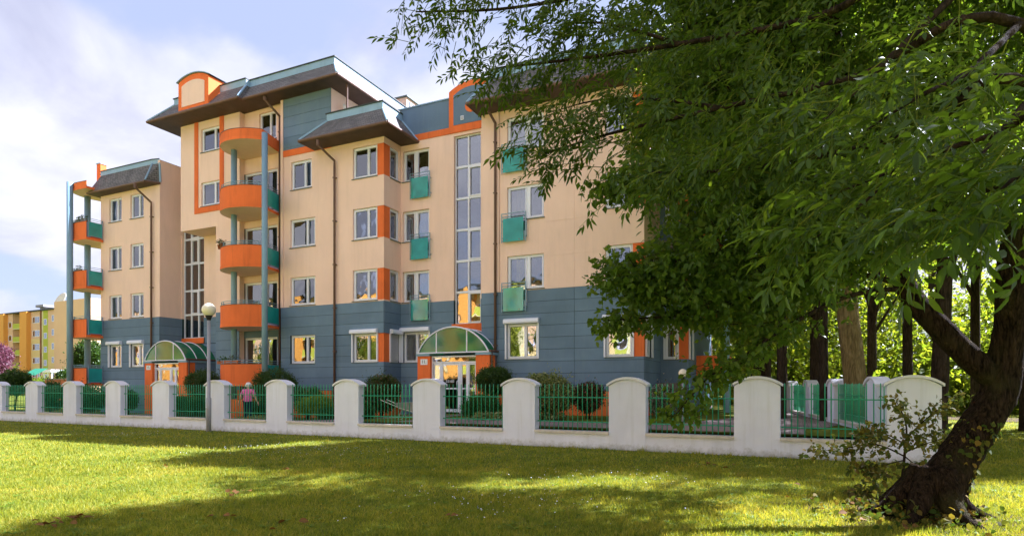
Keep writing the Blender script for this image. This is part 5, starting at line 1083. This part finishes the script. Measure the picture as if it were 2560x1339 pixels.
EH = [(P(1900,-200,8.4),(1.6,1.8,1.0)),(P(2200,-300,8.2),(1.7,1.9,1.1)),(P(2550,-100,7.6),(1.5,1.6,1.2)),(P(2000,-700,9.0),(2.2,2.4,1.4)),(P(2600,-700,8.4),(2.0,2.2,1.4)),(P(1600,-350,8.4),(1.4,1.5,.8)),(P(1880,0,10.4),(1.4,1.5,1.0)),(P(2040,-100,11.2),(1.6,1.6,1.2)),(P(2260,-20,11.2),(1.9,2.0,1.4)),(P(1950,250,11.0),(1.6,1.6,1.2)),(P(2250,350,10.6),(1.6,1.6,1.2))]
p1, o1 = inblobs(EB, 8000, .2); p2 = along(brs[:2]+brs[3:], 320, (.22,.22,.14)); p2 = np.concatenate([p2, along([brs[2]], 230, (.16,.16,.10), .3)]); p3, o3 = inblobs(EH, 17000, .35)
leafobj('crown', [clump(p1, o1*.6+np.array([-.4,-.2,0]), 5, .13, .078, .052, .35), clump(p2, rnd_unit(len(p2))+np.array([-.3,-.2,-.2]), 5, .12, .075, .050, .35, 1), clump(p3, o3, 6, .18, .10, .065, .3)], 'leaf_elm', LT, LO)
m = MB()
for c, o in zip(p1[::14], o1[::14]): m.tube([c-o*.32+np.array([.1,.1,-.05]), c], [.008, .003], 4, cap=False)
for c in p2[::5]: m.tube([c+np.array([.10,.06,.03]), c+np.array([-.08,-.05,-.03])], [.005, .002], 4, cap=False)
m.build('twig', 'bark_dark', LT, LO)
# ivy and root sprouts at the foot
ts = np.array(spline(base, 12)); n = 620; t = RNG.random(n)**1.5*.62; i = (t*(len(ts)-1)).astype(int); tr_ = np.interp(t, [0,.2,.4,.6,.8,1], [.40,.32,.225,.207,.20,.205]); an = RNG.uniform(0, 2*math.pi, n)
dirs = np.stack([np.cos(an), np.sin(an), 0*an], 1)*.92+np.array([0,0,.15]); face = (dirs@(-FWD) > -.3); dirs, i, tr_ = dirs[face], i[face], tr_[face]; ip = ts[i]+dirs*(tr_[:, None]*1.06+.015); ip[:, 2] = np.maximum(ip[:, 2], .03)
k = len(ip); ld = rnd_unit(k)*.6+np.array([0,0,-.7]); leafobj('ivy', [leaf_arrays(ip, ld, dirs+rnd_unit(k)*.35, RNG.uniform(.05,.10,k), RNG.uniform(.045,.085,k), 1)], 'leaf_ivy', LT, LO)
gx = np.stack([tb[0]+RNG.normal(0,.38,200)-.2, tb[1]+RNG.normal(0,.35,200)-.3, .02+RNG.random(200)**2*.16], 1); leafobj('root_ivy', [clump(gx, rnd_unit(200)+np.array([0,0,.9]), 3, .06, .07, .055, .1, 1)], 'leaf_ivy', LT, LO)
# sapling in front of the corner pillar
sb = P(2252, 1208, 9.4); sb[2] = 0.0; SA = thing('sapling', tuple(sb), 'thin sapling with small brownish yellow leaves beside the leaning trunk', 'shrub'); SO = tuple(sb); d = 9.2
sbr = [([sb, P(2262,1130,d), P(2265,1060,d), P(2240,1000,d)], .022), ([P(2262,1140,d), P(2190,1110,d), P(2110,1120,d), P(2030,1128,d)], .012), ([P(2263,1100,d), P(2300,1060,d), P(2350,1020,d), P(2400,1000,d)], .012), ([P(2262,1130,d), P(2310,1110,d), P(2370,1090,8.8)], .012), ([P(2258,1150,d), P(2210,1160,d), P(2150,1170,d)], .01), ([sb+np.array([0,0,.1]), P(2200,1230,8.8), P(2150,1225,8.7)], .01), ([P(2264,1110,d), P(2200,1080,d), P(2140,1095,d)], .01), ([P(2262,1140,d), P(2300,1170,8.8), P(2330,1190,8.6)], .01)]
for pl, r in sbr: limb(pl, [r, r*.8, r*.5, r*.25], 6, name='stem', mat='bark_dark', parent=SA, org=SO)
p = along(sbr, 62, (.13,.13,.10), .3); leafobj('foliage', [clump(p, rnd_unit(len(p))+np.array([-.2,-.2,.1]), 4, .09, .075, .05, .25, 1)], 'leaf_sapling', SA, SO)

# ---- ash tree whose trunk stands outside the frame at the right; its long leaf sprays hang in front
at = P(3050, HY, 5.2); at[2] = 0; AT = thing('ash_tree', tuple(at), 'ash tree reaching in from the upper right with long pointed leaflets hanging close by', 'tree'); AO = tuple(at)
limb([at+np.array([0,0,-.2]), at+np.array([.1,0,1.5]), at+np.array([0,.2,3.2]), at+np.array([-.3,.3,5.2]), at+np.array([-.5,.5,7.5])], [.40,.30,.27,.22,.12], 18, name='trunk', parent=AT, org=AO, rough=.06)
ab = [([at+np.array([-.1,.2,4.2]), P(2500,-330,5.0), P(2050,-150,5.6), P(1600,-40,5.8), P(1280,20,5.9), P(1040,30,6.1)], .045), ([at+np.array([-.1,.2,3.8]), P(2500,-120,4.6), P(2050,40,5.2), P(1700,110,5.5), P(1420,150,5.7), P(1240,170,5.9)], .045),
      ([at+np.array([0,.2,3.2]), P(2550,60,4.0), P(2150,190,4.6), P(1800,270,5.0), P(1540,330,5.3), P(1360,385,5.5)], .04), ([at+np.array([0,.1,2.8]), P(2600,220,3.2), P(2300,330,3.6), P(2000,400,4.1), P(1760,430,4.5), P(1600,430,4.8)], .035),
      ([at+np.array([0,0,2.4]), P(2750,330,2.6), P(2480,340,2.7), P(2250,420,2.9), P(2050,500,3.1)], .025), ([at+np.array([0,0,2.2]), P(2800,360,2.1), P(2560,440,2.2), P(2380,510,2.4), P(2200,570,2.6)], .02),
      ([at+np.array([-.1,.2,4.6]), P(2300,-400,5.4), P(1800,-260,5.8), P(1420,-120,6.0), P(1180,-40,6.2)], .04), ([P(2500,-120,4.6), P(2250,120,4.2), P(2060,300,4.0), P(1960,380,4.0)], .03), ([P(2550,60,4.0), P(2420,180,3.4), P(2300,240,3.2), P(2160,330,3.2)], .025),
      ([P(1800,270,5.0), P(1660,250,5.2), P(1500,250,5.4), P(1380,280,5.6)], .02), ([P(1700,110,5.5), P(1520,60,5.7), P(1400,60,5.8)], .02), ([P(2600,220,3.2), P(2500,330,2.6), P(2420,430,2.3)], .02), ([P(2750,330,2.6), P(2620,380,2.0), P(2530,450,1.9), P(2460,520,1.95)], .015), ([P(2250,420,2.9), P(2120,540,2.9), P(2010,610,3.0)], .012)]
for pl, r in ab: limb(pl, [r, r*.8, r*.55, r*.35, r*.15], 8, name='branch', mat='bark_dark', parent=AT, org=AO)
def compound(base, dr, nrm, L, nl):
    """pinnate leaves: base points, rachis directions; returns leaflet arrays"""
    n = len(base); dr = dr/np.linalg.norm(dr, axis=1, keepdims=True); s = np.cross(dr, nrm); s /= np.linalg.norm(s, axis=1, keepdims=True); u = np.cross(s, dr); pos = []; dd = []; nn = []; LL = []
    for k in range(nl):
        f = .25+.7*k/(nl-1)
        for sg in (-1, 1):
            pos.append(base+dr*L[:, None]*f-u*(L*f*f*.22)[:, None]+s*sg*.004); dd.append(dr*.75+s*sg*.8-u*(.15+.35*f)+RNG.normal(size=(n, 3))*.13); nn.append(u+RNG.normal(size=(n, 3))*.35); LL.append(L*.34*(1-.25*abs(f-.6)))
    pos.append(base+dr*L[:, None]-u*(L*.22)[:, None]); dd.append(dr-u*.45+RNG.normal(size=(n, 3))*.1); nn.append(u+RNG.normal(size=(n, 3))*.2); LL.append(L*.36)
    return np.concatenate(pos), np.concatenate(dd), np.concatenate(nn), np.concatenate(LL)
def ashspray(polys, n, sig, t0, lm):
    p = along(polys, n, sig, t0); k = len(p); dr = -RGT[None]*.75-FWD[None]*.15+np.array([0,0,-.45])+rnd_unit(k)*.75; nr = np.array([0,0,1.])+rnd_unit(k)*.5; L = lm*RNG.uniform(.75,1.2,k); return p, dr, nr, L
AL = []; RA = []
for polys, n, sig, t0, lm in (([ab[0], ab[6]], 170, (.34,.34,.17), .30, .25), ([ab[1]], 190, (.32,.34,.17), .30, .25), ([ab[2]], 210, (.30,.32,.18), .30, .25), ([ab[3]], 190, (.26,.28,.17), .3, .25), ([ab[7], ab[8]], 75, (.28,.28,.2), .1, .25), ([ab[9], ab[10]], 100, (.26,.28,.13), .1, .25), ([ab[4], ab[5]], 62, (.16,.16,.13), .35, .25), ([ab[11], ab[12], ab[13]], 26, (.13,.13,.11), .2, .25)):
    q = ashspray(polys, n, sig, t0, lm); AL.append(compound(*q, 4)); RA.append(q)
pos = np.concatenate([a[0] for a in AL]); dd = np.concatenate([a[1] for a in AL]); nn = np.concatenate([a[2] for a in AL]); LL = np.concatenate([a[3] for a in AL])
# the 300 leaflets that show largest become leaves of their own
rel = pos-np.array([0,0,EYE]); dep = rel@FWD; px = HX+FOC*(rel@RGT)/dep; py = HY-FOC*rel[:, 2]/dep; vis = (dep > .9) & (px > 0) & (px < 2560) & (py > 0) & (py < 1339); keep = dep > 1.25
order = np.argsort(np.where(vis & keep, dep, 1e9))[:300]; mask = keep.copy(); mask[order] = False
crown = leafobj('crown', [leaf_arrays(pos[mask], dd[mask], nn[mask], LL[mask], LL[mask]*.32, 1)], 'leaf_ash', AT, AO)
v, f = leaf_arrays(np.zeros((1,3)), np.array([[0,1.,0]]), np.array([[0,0,1.]]), np.array([1.]), np.array([.34]), 1); lme = npmesh('leaf', v, f); lme.materials.append(M('leaf_ash')); lme.polygons.foreach_set('use_smooth', np.ones(len(lme.polygons), dtype=bool))
for j in order:
    y = Vector(dd[j]).normalized(); x = y.cross(Vector(nn[j])).normalized(); z = x.cross(y); o = bpy.data.objects.new('leaf', lme); COL.objects.link(o); o.parent = crown
    o.matrix_local = Matrix.Translation(Vector(pos[j])-Vector(AO)) @ Matrix((x, y, z)).transposed().to_4x4() @ Matrix.Scale(float(LL[j]), 4)
m = MB()
for (p, dr, nr, L) in RA:
    dn = dr/np.linalg.norm(dr, axis=1, keepdims=True)
    for a, b, l in zip(p, dn, L):
        if (a-np.array([0,0,EYE]))@FWD > 1.3: m.tube([a-b*.04, a+b*l*.5+np.array([0,0,-l*.05]), a+b*l+np.array([0,0,-l*.2])], [.0035, .0025, .0015], 4, cap=False)
m.build('leaf_stalk', 'leaf_park', AT, AO)
# upper crown above the frame: it shades the lawn
HB = [(P(2300,-700,5.6),(2.2,2.2,1.1)),(P(1700,-600,6.4),(1.8,1.8,.9)),(P(2900,-600,5.4),(2.2,2.4,1.6)),(at+np.array([0,.3,8.2]),(2.6,2.6,1.8))]
p, o = inblobs(HB, 6500, .4); leafobj('upper_crown', [clump(p, o, 6, .22, .11, .045, .5)], 'leaf_ash', AT, AO)

# ---- park trees behind and to the right
def parktree(x, dep, h, r, crown_z, crx, label, lean=0.0, mat='bark_dark', leaf=.17, n=1500, leafm='leaf_park', bl=(), group='park trees behind the garden'):
    c = P(x, HY, dep); c[2] = .1; T = thing('park_tree', tuple(c), label, 'tree', group); O = tuple(c); top = c+np.array([lean, 0, h*.85])
    limb([c+np.array([0,0,-.3]), c+np.array([0,0,.4]), c+np.array([lean*.4,.1,h*.3]), c+np.array([lean*.7,-.1,h*.6]), top], [r*1.35, r*1.05, r*.9, r*.65, r*.2], 14, name='trunk', mat=mat, parent=T, org=O, rough=.07)
    blobs = []
    for i in range(9):
        a = random.uniform(0, 6.3); rr = crx*random.uniform(.25,.75); z = crown_z+(h-crown_z)*random.uniform(.08,.95); q = c+np.array([lean*.8+rr*math.cos(a), rr*math.sin(a), z]); s = crx*random.uniform(.35,.55); blobs.append((q, (s, s, s*.7)))
        limb([c+np.array([lean*.6, 0, max(h*.22, z*.55)]), c+np.array([lean*.7+.5*rr*math.cos(a), .5*rr*math.sin(a), z*.85]), q], [r*.38, r*.22, r*.08], 6, name='branch', mat=mat, parent=T, org=O)
    for q, rr in bl:
        q = np.array(q); blobs.append((q, (rr, rr, rr*.7))); limb([c+np.array([0, 0, h*.55]), (c+q)/2+np.array([0, 0, h*.32]), q], [r*.5, r*.3, r*.08], 6, name='branch', mat=mat, parent=T, org=O)
    p, o = inblobs(blobs, n, .35); leafobj('crown', [clump(p, o, 6, leaf*2.2, leaf, leaf*.62, .2)], leafm, T, O); return T
parktree(2150, 17.5, 15, .30, 4.5, 4.2, 'pale smooth trunked tree leaning left behind the return fence', lean=-.9, mat='bark_pale', n=4940)
parktree(2040, 24, 15, .22, 5.5, 4.5, 'dark trunked tree behind the middle of the return fence', n=4180)
parktree(2270, 24, 16, .18, 6.5, 4.5, 'dark slender tree just right of the pale leaning trunk', n=2000)
parktree(2345, 18.5, 14, .24, 5.5, 4.0, 'thick dark tree directly behind the corner pillar', lean=.4, n=2400)
parktree(1955, 30, 16, .25, 5.0, 5.0, 'dark tree behind the far end of the return fence', n=1600)
parktree(1890, 36, 17, .28, 5.0, 5.5, 'dark tree close to the right side of the house', n=1600, leaf=.2)
parktree(2440, 27, 17, .2, 6.0, 5.5, 'tree seen in the fork of the leaning trunk', n=1500)
parktree(2570, 22, 16, .25, 6.0, 5.5, 'tree at the right edge beyond the path', n=1500)
parktree(2180, 34, 18, .25, 4.0, 6.0, 'slim tree far behind the pale leaning trunk', n=1300, leaf=.22)
parktree(2330, 42, 18, .3, 3.5, 6.5, 'far tree in the sunlit clearing left of the leaning trunk', n=1500, leaf=.25)
parktree(2000, 46, 18, .3, 3.5, 6.5, 'far tree at the back of the park beside the house', n=1500, leaf=.25)
parktree(2760, 19, 15, .32, 4.0, 5.0, 'tree just outside the right edge whose shade falls on the lawn', n=4940)
parktree(3000, 22, 18, .35, 4.0, 6.5, 'large tree beyond the right edge shading the middle of the lawn', n=4940, leaf=.2)
parktree(1955, 21, 14.5, .14, 5.8, 3.4, 'slender tree beside the right side of the house, half hidden by leaves', n=5200)
parktree(2060, 19.5, 13.5, .13, 6.0, 3.2, 'slim dark tree between the house and the return fence', n=10000, bl=[(P(1700,320,19.5),1.7),(P(1800,300,20),1.9),(P(1930,280,20.5),2.0),(P(1760,180,19),1.8)])
parktree(1915, 27, 15, .22, 3.5, 3.6, 'leafy tree added close behind the stepped bay to shade the house flank', n=11000, bl=[((-1.2,27.3,5.8),2.2),((-.2,28.6,8.6),2.3),((-.6,27.6,11.5),2.2)])  # added tree, crown clumps set to keep sun off the right block's flank
for i, (a_, b_) in enumerate(((-62,-14),(-50,-19),(-40,-12),(-31,-18),(-74,-18),(-22,-13),(-12,-20))):
    lat_ = a_*math.cos(TH)+b_*math.sin(TH); dp_ = -a_*math.sin(TH)+b_*math.cos(TH); parktree(HX+FOC*lat_/dp_, dp_, 7.5+(i*37 % 30)/10, .18, 2.5, 3.0, ['round garden tree across the lawn, mirrored in the windows'][0], n=1500, leaf=.2, group='garden trees across the lawn mirrored in the window panes')
# thicket that closes the view
bl = []
for i in range(80):
    t = (i % 40)/39; q = P(1800+1050*t+random.uniform(-20,20), HY, (50 if i < 40 else 40)+random.uniform(-6,8)); q[2] = random.uniform(1.0, 11.0) if i < 40 else random.uniform(.3, 3.5); bl.append((q, (3.2, 3.2, 2.6)))
p, o = inblobs(bl, 17000, .3); th = leafobj('thicket', [clump(p, o, 6, .7, .34, .24, .1)], 'leaf_park', None, tuple(P(2200, HY, 50))); setp(th, 'sunlit yellow green thicket closing the view behind the park trees', 'thicket', kind='stuff')
pth = sheet('park_path', [tuple(P(2330,HY,30)[:2]), tuple(P(2900,HY,24)[:2]), tuple(P(2900,HY,27)[:2]), tuple(P(2330,HY,34)[:2])], .02, 'soil')

# ---- lawn grass
def grass(n, d0, d1, h, w, keep, seed, x0=-150, x1=2750):
    rg = np.random.default_rng(seed); u = rg.random(n); d = 1/(1/d0+(1/d1-1/d0)*u); d = d0*(d1/d0)**u; x = rg.uniform(x0, x1, n); p = d[:, None]*(FWD[None]+((x-HX)/FOC)[:, None]*RGT[None]); p = p[keep(p)]; n = len(p)
    cl = np.sin(p[:, 0]*2.3+np.sin(p[:, 1]*1.7)*2)*np.sin(p[:, 1]*2.9+1.3)*.5+.5; hh = h*(.45+.8*rg.random(n))*(.75+.6*cl); a = rg.uniform(0, 6.283, n); lean = rg.normal(0, .55, (n, 2)); dirv = np.stack([lean[:, 0]+.15, lean[:, 1], np.ones(n)], 1); dirv /= np.linalg.norm(dirv, axis=1, keepdims=True)
    s = np.stack([np.cos(a), np.sin(a), 0*a], 1)*(w*(.6+.8*rg.random(n)))[:, None]; p = p.copy(); p[:, 2] = -.005; t = p+dirv*hh[:, None]; t[:, 2] -= hh*.12; v = np.stack([p-s*.5, p+s*.5, t], 1).reshape(-1, 3); f = np.arange(n*3).reshape(-1, 3); return v, f
def lawn_ok(p): 
    fd = (p[:, :2]-FP)@FN; sx_ = (p[:, :2]-FP)@FU; rt = (p[:, :2]-tb[:2]); return ((fd > .02) | (sx_ > s_corner[1]+.1)) & (np.hypot(rt[:, 0], rt[:, 1]) > .55)
def tufts(n, d0, d1, seed, per=34, h=.12, w=.008):
    rg = np.random.default_rng(seed); d = d0*(d1/d0)**rg.random(n); x = rg.uniform(-100, 2700, n); c = d[:, None]*(FWD[None]+((x-HX)/FOC)[:, None]*RGT[None]); c = c[lawn_ok(c)]; n = len(c); k = n*per
    p = np.repeat(c, per, 0)+np.concatenate([rg.normal(0, .05, (k, 2))*np.repeat(rg.uniform(.5, 2.0, n), per)[:, None], np.zeros((k, 1))], 1); sc = np.repeat(rg.uniform(.5, 1.15, n), per); hh = h*sc*(.5+.7*rg.random(k)); a = rg.uniform(0, 6.283, k)
    dv = np.concatenate([rg.normal(0, .5, (k, 2)), np.ones((k, 1))], 1); dv /= np.linalg.norm(dv, axis=1, keepdims=True); s_ = np.stack([np.cos(a), np.sin(a), 0*a], 1)*w; t = p+dv*hh[:, None]; t[:, 2] -= hh*.15
    return np.stack([p-s_*.5, p+s_*.5, t], 1).reshape(-1, 3), np.arange(k*3).reshape(-1, 3)
GA = [grass(230000, 5.6, 12, .070, .011, lawn_ok, 3), grass(170000, 11, 34, .08, .021, lawn_ok, 4), tufts(520, 5.8, 13, 5), tufts(500, 12, 28, 6, 26, .15, .018)]
def in_garden(p): fd = (p[:, :2]-FP)@FN; sx_ = (p[:, :2]-FP)@FU; return (fd < -3.1) & (fd > -7) & (sx_ > 0) & (sx_ < s_corner[0])
g = leafobj('grass', GA, 'grassblade', None, (0, 0, 0)); setp(g, 'short mown lawn grass, sunlit and shaded, covering the foreground', 'grass', kind='stuff')
n = 900; dq = 6.0*(22/6.0)**RNG.random(n); xq = RNG.uniform(-100, 2600, n); wp = dq[:, None]*(FWD[None]+((xq-HX)/FOC)[:, None]*RGT[None]); wp = wp+np.array([0, 0, .012]); wp = wp[lawn_ok(wp)]; wp = np.repeat(wp, 7, 0); n = len(wp); an = RNG.uniform(0, 6.283, n)
wd = leafobj('lawn_weeds', [leaf_arrays(wp, np.stack([np.cos(an), np.sin(an), .35+.3*RNG.random(n)], 1), np.array([0,0,1.])+rnd_unit(n)*.3, RNG.uniform(.045,.09,n), RNG.uniform(.016,.03,n), 1)], 'leaf_weed', None, (0, 0, 0)); setp(wd, 'broad leaved weeds scattered through the lawn', 'weeds', kind='stuff')
n = 700; cc_ = np.stack([RNG.normal(0, 1, n), RNG.normal(0, 1, n)], 1); ctr = np.array([P(x, HY, d)[:2] for x, d in ((700,15.5),(640,14.8),(900,15.0),(330,20),(1500,10.5),(1250,8.2))])[RNG.integers(0, 6, n)]; cp_ = np.concatenate([ctr+cc_*np.array([1.0, .6]), np.full((n, 1), .07)], 1); cp_ = cp_[lawn_ok(cp_)]; n = len(cp_)
cl_ = leafobj('clover_flowers', [leaf_arrays(cp_, rnd_unit(n)*np.array([1,1,.4]), np.array([0,0,1.])+rnd_unit(n)*.4, RNG.uniform(.014,.024,n), RNG.uniform(.014,.024,n), 0)], 'white', None, (0, 0, 0)); setp(cl_, 'tiny white clover flowers dotted over the lawn', 'flowers', kind='stuff')
# litter under the tree and fallen leaves on the lawn
sm = MB(); c = tb[:2]; sm.poly([(c[0]+(1.15+.3*math.sin(3*t)+.2*math.sin(5*t+1))*1.25*math.cos(t), c[1]-.25+(1.0+.25*math.sin(2*t+1)+.18*math.sin(7*t))*math.sin(t), .006) for t in np.linspace(0, 2*math.pi, 40, endpoint=False)]); setp(sm.build('bare_soil', 'soil'), kind='structure')
fl_ = []
for (x, y, n, s) in ((170,1308,16,.16),(585,1240,7,.09),(725,1178,4,.06),(1130,1298,4,.05),(560,1300,3,.06),(2250,1295,26,.45),(2150,1250,8,.5),(700,1320,3,.1),(1750,1165,10,.35),(420,1170,2,.05)):
    d = EYE*FOC/(y-HY); q = P(x, y, d); pp = q+RNG.normal(size=(n, 3))*np.array([s, s, 0]); pp[:, 2] = .05+RNG.random(n)*.02; fl_.append(leaf_arrays(pp, rnd_unit(n)*np.array([1,1,.15]), np.array([0,0,1.])+rnd_unit(n)*.5, RNG.uniform(.07,.12,n), RNG.uniform(.06,.1,n), 1))
fo_ = leafobj('fallen_leaves', fl_, 'leaf_brown', None, (0, 0, 0)); setp(fo_, 'scattered brown fallen leaves lying on the lawn', 'fallen leaves', kind='stuff')
